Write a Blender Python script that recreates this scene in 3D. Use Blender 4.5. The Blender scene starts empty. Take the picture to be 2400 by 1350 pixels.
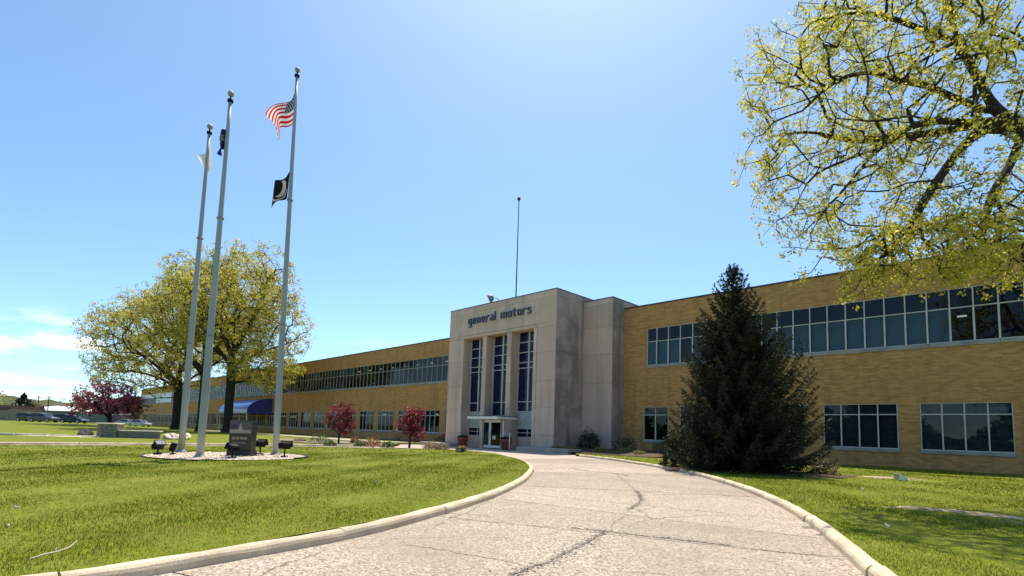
import bpy, math, random
import numpy as np
from mathutils import Vector, Matrix

# ------------------------------------------------------------------ camera, sky, sun, exposure
scene = bpy.context.scene
scene.render.engine = 'CYCLES'
scene.cycles.use_denoising = True
scene.cycles.max_bounces = 8
scene.cycles.diffuse_bounces = 4
scene.cycles.glossy_bounces = 3
scene.cycles.transmission_bounces = 4
scene.cycles.transparent_max_bounces = 12
scene.cycles.caustics_reflective = False
scene.cycles.caustics_refractive = False
scene.view_settings.view_transform = 'Standard'
scene.view_settings.look = 'None'
scene.view_settings.exposure = 0.97
scene.view_settings.gamma = 1.0

RIGHT = Vector((0.711863, 0.701641, 0.030850)); FORW = Vector((-0.700964, 0.707078, 0.093222))
EYE = 1.25
def camera():
    cam = bpy.data.cameras.new('camera')
    cam.sensor_width = 36.0
    cam.lens = 1222.0 / 2400 * 36.0
    cam.shift_y = 225.0 / 2400
    cam.clip_start = 0.1
    cam.clip_end = 6000
    o = bpy.data.objects.new('camera', cam)
    scene.collection.objects.link(o)
    f = FORW.normalized(); r = (RIGHT - RIGHT.dot(f) * f).normalized(); u = r.cross(f)
    o.matrix_world = Matrix(((r.x, u.x, -f.x, 0), (r.y, u.y, -f.y, 0), (r.z, u.z, -f.z, EYE), (0, 0, 0, 1)))
    scene.camera = o
camera()

SUN = Vector((-0.29, 0.37, 1.0)).normalized()
SUN_EL = math.asin(SUN.z); SUN_AZ = math.atan2(SUN.x, SUN.y)
def sky_and_sun():
    w = bpy.data.worlds.new('World'); scene.world = w; w.use_nodes = True
    nt = w.node_tree; N = nt.nodes; Lk = nt.links; N.clear()
    out = N.new('ShaderNodeOutputWorld'); bg = N.new('ShaderNodeBackground')
    sky = N.new('ShaderNodeTexSky'); sky.sky_type = 'NISHITA'; sky.sun_disc = False
    sky.sun_elevation = SUN_EL; sky.sun_rotation = SUN_AZ
    sky.air_density = 0.75; sky.dust_density = 0.95; sky.ozone_density = 5.0; sky.altitude = 200
    bg.inputs['Strength'].default_value = 0.114
    # sparse flat clouds low over the horizon, all the way round
    tc = N.new('ShaderNodeTexCoord')
    sep = N.new('ShaderNodeSeparateXYZ'); Lk.new(tc.outputs['Generated'], sep.inputs[0])
    mp = N.new('ShaderNodeMapping'); mp.inputs['Scale'].default_value = (4.0, 4.0, 17.0); mp.inputs['Location'].default_value = (19.0, 8.8, 6.7)
    Lk.new(tc.outputs['Generated'], mp.inputs[0])
    nz = N.new('ShaderNodeTexNoise'); nz.inputs['Scale'].default_value = 1.6; nz.inputs['Detail'].default_value = 6; nz.inputs['Roughness'].default_value = 0.55
    Lk.new(mp.outputs[0], nz.inputs['Vector'])
    band = N.new('ShaderNodeMapRange'); band.interpolation_type = 'SMOOTHSTEP'
    band.inputs['From Min'].default_value = 0.175; band.inputs['From Max'].default_value = 0.10
    Lk.new(sep.outputs['Z'], band.inputs['Value'])
    thr = N.new('ShaderNodeMapRange'); thr.interpolation_type = 'SMOOTHSTEP'
    thr.inputs['From Min'].default_value = 0.52; thr.inputs['From Max'].default_value = 0.66
    Lk.new(nz.outputs['Fac'], thr.inputs['Value'])
    mul = N.new('ShaderNodeMath'); mul.operation = 'MULTIPLY'; Lk.new(band.outputs[0], mul.inputs[0]); Lk.new(thr.outputs[0], mul.inputs[1])
    mix = N.new('ShaderNodeMix'); mix.data_type = 'RGBA'
    tint = N.new('ShaderNodeMix'); tint.data_type = 'RGBA'; tint.blend_type = 'MULTIPLY'; tint.inputs['Factor'].default_value = 1.0   # sky tint: a touch more cyan all over
    Lk.new(sky.outputs[0], tint.inputs['A']); tint.inputs['B'].default_value = (0.97, 1.10, 1.04, 1)
    Lk.new(mul.outputs[0], mix.inputs['Factor']); Lk.new(tint.outputs['Result'], mix.inputs['A'])
    mix.inputs['B'].default_value = (6.2, 6.15, 6.1, 1)
    Lk.new(mix.outputs['Result'], bg.inputs['Color']); Lk.new(bg.outputs[0], out.inputs[0])
    l = bpy.data.lights.new('sun', 'SUN'); l.energy = 3.5; l.angle = math.radians(0.53); l.color = (1.0, 0.91, 0.77)
    o = bpy.data.objects.new('sun', l); scene.collection.objects.link(o)
    o.rotation_euler = SUN.to_track_quat('Z', 'Y').to_euler()
sky_and_sun()

# ------------------------------------------------------------------ helpers
COL = scene.collection
rng = np.random.default_rng(7)
random.seed(7)

def link(o, parent=None):
    COL.objects.link(o)
    if parent is not None: o.parent = parent
    return o
def tag(o, label=None, cat=None, group=None, kind=None):
    if label: o['label'] = label
    if cat: o['category'] = cat
    if group: o['group'] = group
    if kind: o['kind'] = kind
    return o
def empty(name, loc=(0, 0, 0), rz=0.0, parent=None):
    o = bpy.data.objects.new(name, None); o.empty_display_size = 0.2
    o.location = loc; o.rotation_euler = (0, 0, rz)
    return link(o, parent)
def copy_tree(o, parent=None):
    c = o.copy(); link(c, parent)
    if parent is not None: c.parent = parent
    for ch in o.children: copy_tree(ch, c)
    return c

class MB:
    def __init__(s): s.v = []; s.f = []; s.smooth = False
    def add(s, verts, faces):
        n = len(s.v); s.v += [tuple(map(float, p)) for p in verts]; s.f += [tuple(n + i for i in f) for f in faces]; return s
    def box(s, x0, x1, y0, y1, z0, z1):
        return s.add([(x0,y0,z0),(x1,y0,z0),(x1,y1,z0),(x0,y1,z0),(x0,y0,z1),(x1,y0,z1),(x1,y1,z1),(x0,y1,z1)],
                     [(0,3,2,1),(4,5,6,7),(0,1,5,4),(1,2,6,5),(2,3,7,6),(3,0,4,7)])
    def bbox(s, x0, x1, y0, y1, z0, z1, b=0.01):
        # box with chamfered edges
        xs=(x0,x0+b,x1-b,x1); ys=(y0,y0+b,y1-b,y1); zs=(z0,z0+b,z1-b,z1)
        V={}; vv=[]
        def P(i,j,k):
            if (i,j,k) not in V: V[(i,j,k)]=len(vv); vv.append((xs[i],ys[j],zs[k]))
            return V[(i,j,k)]
        F=[]
        F.append((P(1,1,0),P(1,2,0),P(2,2,0),P(2,1,0))); F.append((P(1,1,3),P(2,1,3),P(2,2,3),P(1,2,3)))
        F.append((P(1,0,1),P(2,0,1),P(2,0,2),P(1,0,2))); F.append((P(1,3,1),P(1,3,2),P(2,3,2),P(2,3,1)))
        F.append((P(0,1,1),P(0,1,2),P(0,2,2),P(0,2,1))); F.append((P(3,1,1),P(3,2,1),P(3,2,2),P(3,1,2)))
        for a,(i,i2) in ((0,(0,1)),(1,(3,2))):
            for (k,k2) in ((0,1),(3,2)):
                q=(P(1,i,k2),P(2,i,k2),P(2,i2,k),P(1,i2,k)); F.append(q if (a==0)==(k==3) else q[::-1])
                q=(P(i,1,k2),P(i,2,k2),P(i2,2,k),P(i2,1,k)); F.append(q if (a==0)!=(k==3) else q[::-1])
            for (j,j2) in ((0,1),(3,2)):
                q=(P(i,j2,1),P(i,j2,2),P(i2,j,2),P(i2,j,1)); F.append(q if (a==0)!=(j==0) else q[::-1])
        for i,i2 in ((0,1),(3,2)):
            for j,j2 in ((0,1),(3,2)):
                for k,k2 in ((0,1),(3,2)):
                    q=(P(i,j2,k2),P(i2,j,k2),P(i2,j2,k)); par=(i==3)^(j==3)^(k==3)
                    F.append(q if par else q[::-1])
        return s.add(vv,F)
    def prism(s, poly, z0, z1):
        n=len(poly); vs=[(p[0],p[1],z0) for p in poly]+[(p[0],p[1],z1) for p in poly]
        fs=[tuple(range(n-1,-1,-1)),tuple(range(n,2*n))]+[(i,(i+1)%n,n+(i+1)%n,n+i) for i in range(n)]
        return s.add(vs,fs)
    def tube(s, pts, rad, n=8, caps=True):
        pts=[Vector(p) for p in pts]
        rad=[float(q) for q in rad] if hasattr(rad,'__len__') else [float(rad)]*len(pts)
        rings=[]; up=None
        for i,p in enumerate(pts):
            d=(pts[min(i+1,len(pts)-1)]-pts[max(i-1,0)]).normalized()
            if up is None:
                up=Vector((0,0,1)) if abs(d.z)<0.9 else Vector((1,0,0))
            a=(up-up.dot(d)*d).normalized(); b=d.cross(a); up=a
            rings.append([p+rad[i]*(math.cos(2*math.pi*k/n)*a+math.sin(2*math.pi*k/n)*b) for k in range(n)])
        vs=[v for r in rings for v in r]; fs=[]
        for i in range(len(pts)-1):
            for k in range(n):
                k2=(k+1)%n; fs.append((i*n+k,i*n+k2,(i+1)*n+k2,(i+1)*n+k))
        if caps: fs+= [tuple(range(n-1,-1,-1)), tuple((len(pts)-1)*n+k for k in range(n))]
        return s.add(vs,fs)
    def lathe(s, prof, n=16, c=(0,0,0)):
        vs=[];fs=[]
        for r,z in prof:
            for k in range(n): vs.append((c[0]+r*math.cos(2*math.pi*k/n),c[1]+r*math.sin(2*math.pi*k/n),c[2]+z))
        m=len(prof)
        for i in range(m-1):
            for k in range(n):
                k2=(k+1)%n; fs.append((i*n+k,i*n+k2,(i+1)*n+k2,(i+1)*n+k))
        fs+=[tuple(range(n-1,-1,-1)),tuple((m-1)*n+k for k in range(n))]
        return s.add(vs,fs)
    def mesh(s, name, mat=None, smooth=False):
        me=bpy.data.meshes.new(name); me.from_pydata(s.v,[],s.f); me.update()
        if mat: me.materials.append(mat)
        if smooth: me.shade_smooth()
        return me
    def build(s, name, mat, parent=None, smooth=False, loc=None):
        o=bpy.data.objects.new(name,s.mesh(name,mat,smooth))
        if loc: o.location=loc
        return link(o,parent)

def npmesh(name, V, F, mat, parent=None, attr=None, smooth=False):
    """bulk mesh from numpy: V (n,3), F (m,k); attr = per-face float stored as 'tone'"""
    V=np.ascontiguousarray(V,dtype=np.float32).reshape(-1,3); F=np.ascontiguousarray(F,dtype=np.int32)
    m,k=F.shape
    me=bpy.data.meshes.new(name)
    me.vertices.add(len(V)); me.vertices.foreach_set('co',V.ravel())
    me.loops.add(m*k); me.loops.foreach_set('vertex_index',F.ravel())
    me.polygons.add(m); me.polygons.foreach_set('loop_start',np.arange(0,m*k,k,dtype=np.int32))
    try: me.polygons.foreach_set('loop_total',np.full(m,k,dtype=np.int32))
    except Exception: pass
    if attr is not None:
        a=me.attributes.new('tone','FLOAT','FACE'); a.data.foreach_set('value',np.ascontiguousarray(attr,dtype=np.float32))
    me.update(calc_edges=True); me.validate()
    me.materials.append(mat)
    if smooth: me.shade_smooth()
    o=bpy.data.objects.new(name,me)
    return link(o,parent)

# ------------------------------------------------------------------ materials
class NT:
    def __init__(s, name):
        s.m=bpy.data.materials.new(name); s.m.use_nodes=True; s.t=s.m.node_tree; s.t.nodes.clear()
        s.out=s.n('ShaderNodeOutputMaterial')
    def n(s,t,**k):
        x=s.t.nodes.new(t)
        for a,b in k.items(): setattr(x,a,b)
        return x
    def l(s,a,b): s.t.links.new(a,b)
    def val(s,sock,v):
        if isinstance(v,(int,float)): sock.default_value=v
        elif isinstance(v,(tuple,list)): sock.default_value=(v+(1,) if len(v)==3 and sock.type=='RGBA' else v)
        else: s.l(v,sock)
    def co(s,which='Object'): return s.n('ShaderNodeTexCoord').outputs[which]
    def map(s,vec,scale=(1,1,1),loc=(0,0,0),rot=(0,0,0)):
        m=s.n('ShaderNodeMapping'); m.inputs['Scale'].default_value=scale; m.inputs['Location'].default_value=loc; m.inputs['Rotation'].default_value=rot
        s.l(vec,m.inputs[0]); return m.outputs[0]
    def noise(s,vec,scale,detail=3,rough=0.5,out='Fac'):
        x=s.n('ShaderNodeTexNoise'); x.inputs['Scale'].default_value=scale; x.inputs['Detail'].default_value=detail; x.inputs['Roughness'].default_value=rough
        s.l(vec,x.inputs['Vector']); return x.outputs[out]
    def voro(s,vec,scale,feature='F1',out='Distance'):
        x=s.n('ShaderNodeTexVoronoi',feature=feature); x.inputs['Scale'].default_value=scale; s.l(vec,x.inputs['Vector']); return x.outputs[out]
    def ramp(s,fac,stops):
        r=s.n('ShaderNodeValToRGB'); e=r.color_ramp.elements
        while len(e)<len(stops): e.new(0.5)
        for el,(p,c) in zip(e,stops): el.position=p; el.color=tuple(c)+(1,) if len(c)==3 else c
        s.l(fac,r.inputs[0]); return r.outputs[0]
    def rng(s,v,a,b,c=0.0,d=1.0):
        m=s.n('ShaderNodeMapRange'); m.inputs['From Min'].default_value=a; m.inputs['From Max'].default_value=b; m.inputs['To Min'].default_value=c; m.inputs['To Max'].default_value=d
        s.val(m.inputs['Value'],v); return m.outputs[0]
    def math(s,op,a,b=0.0,c=None):
        m=s.n('ShaderNodeMath',operation=op); s.val(m.inputs[0],a); s.val(m.inputs[1],b)
        if c is not None: s.val(m.inputs[2],c)
        return m.outputs[0]
    def mix(s,fac,a,b,blend='MIX'):
        m=s.n('ShaderNodeMix',data_type='RGBA',blend_type=blend); s.val(m.inputs['Factor'],fac); s.val(m.inputs['A'],a); s.val(m.inputs['B'],b); return m.outputs['Result']
    def bump(s,h,strength=0.3,dist=0.02):
        b=s.n('ShaderNodeBump'); b.inputs['Strength'].default_value=strength; b.inputs['Distance'].default_value=dist; s.l(h,b.inputs['Height']); return b.outputs[0]
    def pbr(s,color,rough=0.8,metal=0.0,spec=0.3,normal=None):
        p=s.n('ShaderNodeBsdfPrincipled'); s.val(p.inputs['Base Color'],color); s.val(p.inputs['Roughness'],rough); s.val(p.inputs['Metallic'],metal)
        p.inputs['Specular IOR Level'].default_value=spec
        if normal is not None: s.l(normal,p.inputs['Normal'])
        s.l(p.outputs[0],s.out.inputs[0]); s.p=p; return s.m
    def rand(s): return s.n('ShaderNodeObjectInfo').outputs['Random']

def simple(name,c,rough=0.7,metal=0.0,spec=0.3,var=0.12,scale=3.0):
    t=NT(name); co=t.co(); n=t.noise(co,scale,4)
    c2=tuple(x*(1-var) for x in c); c3=tuple(min(1,x*(1+var)) for x in c)
    return t.pbr(t.ramp(n,[(0.3,c2),(0.7,c3)]),rough,metal,spec)

def m_brick():
    t=NT('tan_brick'); co=t.co(); sp=t.n('ShaderNodeSeparateXYZ'); t.l(co,sp.inputs[0])
    cb=t.n('ShaderNodeCombineXYZ'); t.l(t.math('ADD',sp.outputs[0],sp.outputs[1]),cb.inputs[0]); t.l(sp.outputs[2],cb.inputs[1])
    b=t.n('ShaderNodeTexBrick'); t.l(cb.outputs[0],b.inputs['Vector'])
    b.inputs['Scale'].default_value=1.0; b.inputs['Brick Width'].default_value=0.30; b.inputs['Row Height'].default_value=0.09; b.inputs['Mortar Size'].default_value=0.010
    b.inputs['Color1'].default_value=(0.70,0.35,0.11,1); b.inputs['Color2'].default_value=(0.35,0.158,0.045,1); b.inputs['Mortar'].default_value=(0.51,0.305,0.13,1)
    b.inputs['Bias'].default_value=-0.15; b.inputs['Mortar Smooth'].default_value=0.3
    n=t.noise(co,0.35,5); n2=t.noise(t.map(co,(2.2,2.2,0.25)),1.0,5)
    col=t.mix(t.rng(n,0.35,0.7,0,0.45),b.outputs['Color'],(0.61,0.345,0.135),'MIX')
    col=t.mix(t.rng(n2,0.52,0.75,0,0.5),col,(0.21,0.115,0.055),'MIX')
    nf=t.noise(t.map(co,(0.9,0.9,15)),1.0,4,0.6)
    col=t.mix(t.rng(nf,0.38,0.66,0,0.42),col,(0.29,0.155,0.058))
    return t.pbr(col,0.85,0,0.25,t.bump(b.outputs['Fac'],-0.25,0.006))
def m_stone():
    t=NT('limestone'); co=t.co(); r=t.rand()
    n=t.noise(co,1.1,6,0.6); n2=t.noise(co,28,3); st=t.noise(t.map(co,(1.3,1.3,0.12)),1.0,6,0.62)
    base=t.mix(t.rng(r,0,1),(0.64,0.475,0.375),(0.76,0.575,0.46))
    col=t.mix(t.rng(n,0.35,0.7,0,0.5),base,(0.54,0.41,0.30))
    col=t.mix(t.rng(st,0.50,0.72,0,0.62),col,(0.30,0.25,0.19))
    col=t.mix(t.rng(n2,0.3,0.7,0,0.22),col,(0.42,0.35,0.265))
    h=t.math('ADD',t.math('MULTIPLY',n2,0.6),t.math('MULTIPLY',n,0.4))
    return t.pbr(col,0.9,0,0.2,t.bump(h,0.25,0.02))
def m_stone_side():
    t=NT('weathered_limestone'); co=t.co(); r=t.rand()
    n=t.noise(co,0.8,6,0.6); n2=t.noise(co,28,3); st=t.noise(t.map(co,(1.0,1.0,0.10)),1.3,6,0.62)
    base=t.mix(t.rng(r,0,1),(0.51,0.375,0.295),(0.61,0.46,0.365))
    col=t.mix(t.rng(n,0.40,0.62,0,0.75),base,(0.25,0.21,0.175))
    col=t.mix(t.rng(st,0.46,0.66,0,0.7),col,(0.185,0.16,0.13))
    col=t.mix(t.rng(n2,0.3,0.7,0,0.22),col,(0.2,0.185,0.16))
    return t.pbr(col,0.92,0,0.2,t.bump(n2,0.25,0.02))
def m_concrete(name='concrete',a=(0.50,0.45,0.38),b=(0.36,0.32,0.27)):
    t=NT(name); co=t.co(); n=t.noise(co,1.3,6,0.6); n2=t.noise(co,60,3)
    col=t.ramp(n,[(0.3,b),(0.65,a)]); col=t.mix(t.rng(n2,0.4,0.65,0,0.35),col,tuple(x*0.55 for x in b))
    return t.pbr(col,0.9,0,0.2,t.bump(n2,0.35,0.008))
def m_drive():
    t=NT('exposed_aggregate'); co=t.n('ShaderNodeNewGeometry').outputs['Position']; r=t.rand()
    v=t.n('ShaderNodeTexVoronoi'); v.inputs['Scale'].default_value=58; t.l(co,v.inputs['Vector'])
    v2=t.n('ShaderNodeTexVoronoi'); v2.inputs['Scale'].default_value=30; t.l(co,v2.inputs['Vector'])
    sp=t.n('ShaderNodeSeparateColor'); t.l(v.outputs['Color'],sp.inputs[0]); sp2=t.n('ShaderNodeSeparateColor'); t.l(v2.outputs['Color'],sp2.inputs[0])
    peb=t.ramp(sp.outputs[0],[(0.0,(0.09,0.07,0.055)),(0.25,(0.27,0.215,0.17)),(0.55,(0.47,0.385,0.305)),(1.0,(0.78,0.66,0.53))])
    peb2=t.ramp(sp2.outputs[1],[(0.0,(0.22,0.172,0.135)),(0.5,(0.48,0.39,0.31)),(1.0,(0.70,0.59,0.475))])
    col=t.mix(0.30,peb,peb2)
    n=t.noise(co,0.5,5,0.6); n2=t.noise(co,2.6,5,0.65)
    col=t.mix(t.rng(n,0.44,0.66,0,0.6),col,(0.33,0.265,0.21))
    col=t.mix(t.rng(n2,0.56,0.75,0,0.35),col,(0.26,0.21,0.17))
    tint=t.rng(r,0,1,0.71,0.92)
    hsv=t.n('ShaderNodeHueSaturation'); t.l(tint,hsv.inputs['Value']); t.l(col,hsv.inputs['Color']); col=hsv.outputs[0]
    # hairline cracks with their own wandering shape
    wv=t.noise(co,1.4,4,0.6,'Color'); mixv=t.n('ShaderNodeMix',data_type='VECTOR'); mixv.inputs['Factor'].default_value=0.32; t.l(co,mixv.inputs['A']); t.l(wv,mixv.inputs['B'])
    ce=t.voro(mixv.outputs['Result'],0.62,'DISTANCE_TO_EDGE'); gate=t.rng(t.noise(co,0.33,3),0.5,0.6)
    crack=t.math('MULTIPLY',t.rng(ce,0.0,0.011,1,0),gate)
    col=t.mix(t.math('MULTIPLY',crack,0.75),col,(0.07,0.06,0.05))
    h=t.math('SUBTRACT',t.math('MULTIPLY',v.outputs['Distance'],-1.0),t.math('MULTIPLY',crack,2.0))
    return t.pbr(col,0.88,0,0.25,t.bump(h,0.5,0.012))
def m_lawn():
    t=NT('lawn_turf'); co=t.n('ShaderNodeNewGeometry').outputs['Position']
    n=t.noise(co,0.55,5,0.6); n2=t.noise(co,9,4,0.7); n3=t.noise(co,55,2)
    col=t.ramp(n2,[(0.25,(0.085,0.11,0.005)),(0.5,(0.16,0.19,0.010)),(0.75,(0.26,0.265,0.022))])
    col=t.mix(t.rng(n,0.45,0.75,0,0.45),col,(0.28,0.265,0.05))
    col=t.mix(t.rng(n3,0.3,0.7,0,0.4),col,(0.07,0.095,0.006))
    return t.pbr(col,0.9,0,0.15,t.bump(n3,0.6,0.03))
def m_blades():
    t=NT('grass_blades'); co=t.n('ShaderNodeNewGeometry').outputs['Position']
    a=t.n('ShaderNodeAttribute'); a.attribute_name='tone'
    n=t.noise(co,0.55,6,0.68); n5=t.noise(co,1.6,5,0.68)
    col=t.ramp(a.outputs['Fac'],[(0.0,(0.065,0.10,0.005)),(0.5,(0.145,0.185,0.008)),(0.9,(0.245,0.265,0.018)),(1.0,(0.60,0.53,0.24))])
    col=t.mix(t.rng(n,0.50,0.66,0,0.75),col,(0.40,0.37,0.085))
    col=t.mix(t.rng(n5,0.50,0.66,0,0.7),col,(0.075,0.115,0.006))
    d=t.n('ShaderNodeBsdfDiffuse'); t.l(col,d.inputs[0]); tr=t.n('ShaderNodeBsdfTranslucent'); t.l(col,tr.inputs[0])
    m=t.n('ShaderNodeMixShader'); m.inputs[0].default_value=0.45; t.l(d.outputs[0],m.inputs[1]); t.l(tr.outputs[0],m.inputs[2]); t.l(m.outputs[0],t.out.inputs[0])
    return t.m
def m_leaf(name,stops,trans=0.5,gloss=0.06):
    t=NT(name); a=t.n('ShaderNodeAttribute'); a.attribute_name='tone'
    col=t.ramp(a.outputs['Fac'],stops)
    d=t.n('ShaderNodeBsdfDiffuse'); t.l(col,d.inputs[0]); tr=t.n('ShaderNodeBsdfTranslucent'); t.l(col,tr.inputs[0])
    m=t.n('ShaderNodeMixShader'); m.inputs[0].default_value=trans; t.l(d.outputs[0],m.inputs[1]); t.l(tr.outputs[0],m.inputs[2])
    g=t.n('ShaderNodeBsdfGlossy'); g.inputs['Roughness'].default_value=0.45; g.inputs['Color'].default_value=(0.8,0.8,0.8,1)
    m2=t.n('ShaderNodeMixShader'); m2.inputs[0].default_value=gloss; t.l(m.outputs[0],m2.inputs[1]); t.l(g.outputs[0],m2.inputs[2]); t.l(m2.outputs[0],t.out.inputs[0])
    return t.m
def m_bark(name,a,b):
    t=NT(name); co=t.co(); n=t.noise(t.map(co,(9,9,1.6)),1.0,5,0.65)
    return t.pbr(t.ramp(n,[(0.3,a),(0.7,b)]),0.95,0,0.1,t.bump(n,0.6,0.03))
def m_glass(name,tint,refl=1.0,wob=0.0):
    t=NT(name)
    tr=t.n('ShaderNodeBsdfTransparent'); tr.inputs[0].default_value=tint+(1,)
    g=t.n('ShaderNodeBsdfGlossy'); g.inputs['Roughness'].default_value=0.015; g.inputs['Color'].default_value=(refl,refl,refl,1)
    fr=t.n('ShaderNodeFresnel'); fr.inputs['IOR'].default_value=1.52
    if wob:
        co=t.co(); b=t.bump(t.noise(co,1.7,2),wob,0.02); t.l(b,g.inputs['Normal'])
    fac=t.math('MULTIPLY',fr.outputs[0],t.math('SUBTRACT',1.0,t.n('ShaderNodeNewGeometry').outputs['Backfacing']))   # the pane's inner face does not mirror again
    m=t.n('ShaderNodeMixShader'); t.l(fac,m.inputs[0]); t.l(tr.outputs[0],m.inputs[1]); t.l(g.outputs[0],m.inputs[2]); t.l(m.outputs[0],t.out.inputs[0])
    return t.m
def m_gravel(name,a,b,scale=22):
    t=NT(name); co=t.n('ShaderNodeNewGeometry').outputs['Position']
    v=t.n('ShaderNodeTexVoronoi'); v.inputs['Scale'].default_value=scale; t.l(co,v.inputs['Vector']); sp=t.n('ShaderNodeSeparateColor'); t.l(v.outputs['Color'],sp.inputs[0])
    return t.pbr(t.ramp(sp.outputs[0],[(0,b),(1,a)]),0.9,0,0.2,t.bump(v.outputs['Distance'],-0.7,0.03))

M={}
M['brick']=m_brick(); M['stone']=m_stone(); M['stone_side']=m_stone_side()
M['concrete']=m_concrete(); M['kerb']=m_concrete('kerb_concrete',(0.72,0.60,0.43),(0.46,0.37,0.26))
M['sill']=m_concrete('sill_stone',(0.46,0.43,0.38),(0.27,0.25,0.22))
M['paving']=m_concrete('forecourt_concrete',(0.52,0.43,0.35),(0.39,0.32,0.265))
M['drive']=m_drive(); M['lawn']=m_lawn(); M['blades']=m_blades()
M['frame']=simple('pale_window_frame',(0.58,0.56,0.50),0.45,0,0.4,0.10,2)
M['frame_dark']=simple('weathered_frame',(0.40,0.38,0.33),0.5,0,0.4,0.2,2)
M['glass']=m_glass('window_glass',(0.62,0.72,0.76),0.62,0.04)
M['glass_navy']=m_glass('navy_glass',(0.80,0.85,0.95),0.45,0.05)
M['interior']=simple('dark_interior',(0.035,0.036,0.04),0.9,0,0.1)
M['blind']=simple('blue_grey_blind',(0.20,0.25,0.275),0.8,0,0.1,0.2,1.2)
M['blind_warm']=simple('vertical_blind',(0.10,0.10,0.115),0.8,0,0.1,0.3,5)
M['navy_panel']=simple('navy_spandrel',(0.017,0.023,0.072),0.35,0,0.5,0.45,4)
M['pale_panel']=simple('pale_green_panel',(0.36,0.40,0.36),0.5,0,0.3,0.15,4)
M['sky_reflection_panel']=simple('white_sky_reflection',(0.66,0.68,0.70),0.4,0,0.4,0.06,0.6)
M['grey_louvre']=simple('grey_louvre',(0.16,0.15,0.16),0.6)
M['coping']=simple('dark_coping',(0.05,0.055,0.065),0.45,0.3,0.4)
M['roof']=simple('roof_felt',(0.16,0.155,0.15),0.9)
M['letter']=simple('navy_letter_paint',(0.055,0.068,0.125),0.45,0.0,0.5,0.2,6)
M['white']=simple('white_paint',(0.80,0.79,0.76),0.45,0,0.4,0.05,2)
M['cream']=simple('aged_white_fascia',(0.86,0.83,0.75),0.5,0,0.4,0.12,3)
M['alu']=simple('brushed_aluminium',(0.36,0.38,0.37),0.55,0.15,0.4,0.12,0.6)
M['alu_dull']=simple('dull_aluminium',(0.27,0.27,0.255),0.6,0.15,0.4,0.14,1.5)
M['ball']=simple('champagne_ball',(0.34,0.31,0.23),0.55,0.1,0.4,0.25,8)
M['black']=simple('black_metal',(0.010,0.010,0.011),0.7,0.0,0.15,0.2,5)
M['lens']=simple('lamp_lens',(0.25,0.26,0.27),0.15,0,0.6)
M['granite']=simple('polished_black_granite',(0.045,0.042,0.040),0.22,0,0.5,0.5,60)
M['granite_base']=simple('honed_black_granite',(0.030,0.029,0.028),0.45,0,0.4,0.5,60)
M['gravel']=m_gravel('pink_gravel',(0.78,0.67,0.54),(0.42,0.33,0.25),18)
M['mulch']=m_gravel('bark_mulch',(0.16,0.11,0.075),(0.04,0.028,0.02),20)
M['tan_mulch']=m_gravel('dry_mulch',(0.34,0.27,0.19),(0.14,0.105,0.075),14)
M['soil']=m_gravel('bare_soil',(0.48,0.375,0.26),(0.22,0.165,0.11),12)
M['edging']=simple('black_edging',(0.025,0.024,0.022),0.8)
M['block']=simple('grey_split_block',(0.24,0.225,0.195),0.9,0,0.2,0.35,9)
M['capstone']=simple('pale_capstone',(0.74,0.66,0.53),0.85,0,0.2,0.12,5)
M['rock']=simple('tan_boulder',(0.60,0.50,0.38),0.9,0,0.2,0.4,3)
M['dark_rock']=simple('dark_boulder',(0.06,0.055,0.05),0.9,0,0.2,0.4,3)
M['terracotta']=simple('red_plastic_planter',(0.30,0.085,0.06),0.6,0,0.3,0.12,6)
M['awning']=simple('blue_vinyl_awning',(0.02,0.05,0.30),0.16,0,0.7,0.1,1)
M['bark']=m_bark('maple_bark',(0.018,0.015,0.012),(0.075,0.062,0.05))
M['bark_grey']=m_bark('grey_bark',(0.05,0.045,0.04),(0.15,0.135,0.115))
M['leaf_big']=m_leaf('spring_maple_leaf',[(0,(0.24,0.24,0.025)),(0.4,(0.52,0.48,0.05)),(0.8,(0.74,0.65,0.10)),(1,(0.84,0.74,0.22))],0.58,0.05)
M['leaf_mid']=m_leaf('young_maple_leaf',[(0,(0.24,0.22,0.025)),(0.45,(0.54,0.47,0.05)),(1,(0.82,0.71,0.16))],0.5,0.05)
M['leaf_crab']=m_leaf('crabapple_leaf',[(0,(0.12,0.018,0.03)),(0.5,(0.36,0.055,0.09)),(1,(0.62,0.20,0.26))],0.5)
M['leaf_red']=m_leaf('crimson_maple_leaf',[(0,(0.06,0.005,0.012)),(0.55,(0.23,0.014,0.03)),(1,(0.48,0.035,0.055))],0.5)
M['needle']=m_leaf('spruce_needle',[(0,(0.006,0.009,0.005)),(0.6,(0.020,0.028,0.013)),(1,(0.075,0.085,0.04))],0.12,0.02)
M['needle_yew']=m_leaf('dark_shrub_leaf',[(0,(0.010,0.016,0.008)),(0.6,(0.03,0.045,0.018)),(1,(0.06,0.08,0.03))],0.25)
M['leaf_gold']=m_leaf('golden_juniper_leaf',[(0,(0.10,0.10,0.015)),(0.6,(0.26,0.25,0.03)),(1,(0.40,0.37,0.06))],0.4)
M['leaf_green']=m_leaf('green_shrub_leaf',[(0,(0.03,0.055,0.012)),(0.6,(0.10,0.15,0.025)),(1,(0.22,0.26,0.05))],0.4)
M['leaf_orange']=m_leaf('barberry_leaf',[(0,(0.14,0.05,0.02)),(0.6,(0.33,0.14,0.05)),(1,(0.45,0.26,0.10))],0.4)
M['leaf_tan']=m_leaf('dry_grass_leaf',[(0,(0.15,0.12,0.05)),(0.6,(0.34,0.26,0.12)),(1,(0.50,0.42,0.24))],0.4)
M['twig']=m_bark('bare_twig',(0.42,0.35,0.26),(0.62,0.53,0.40))

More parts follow.
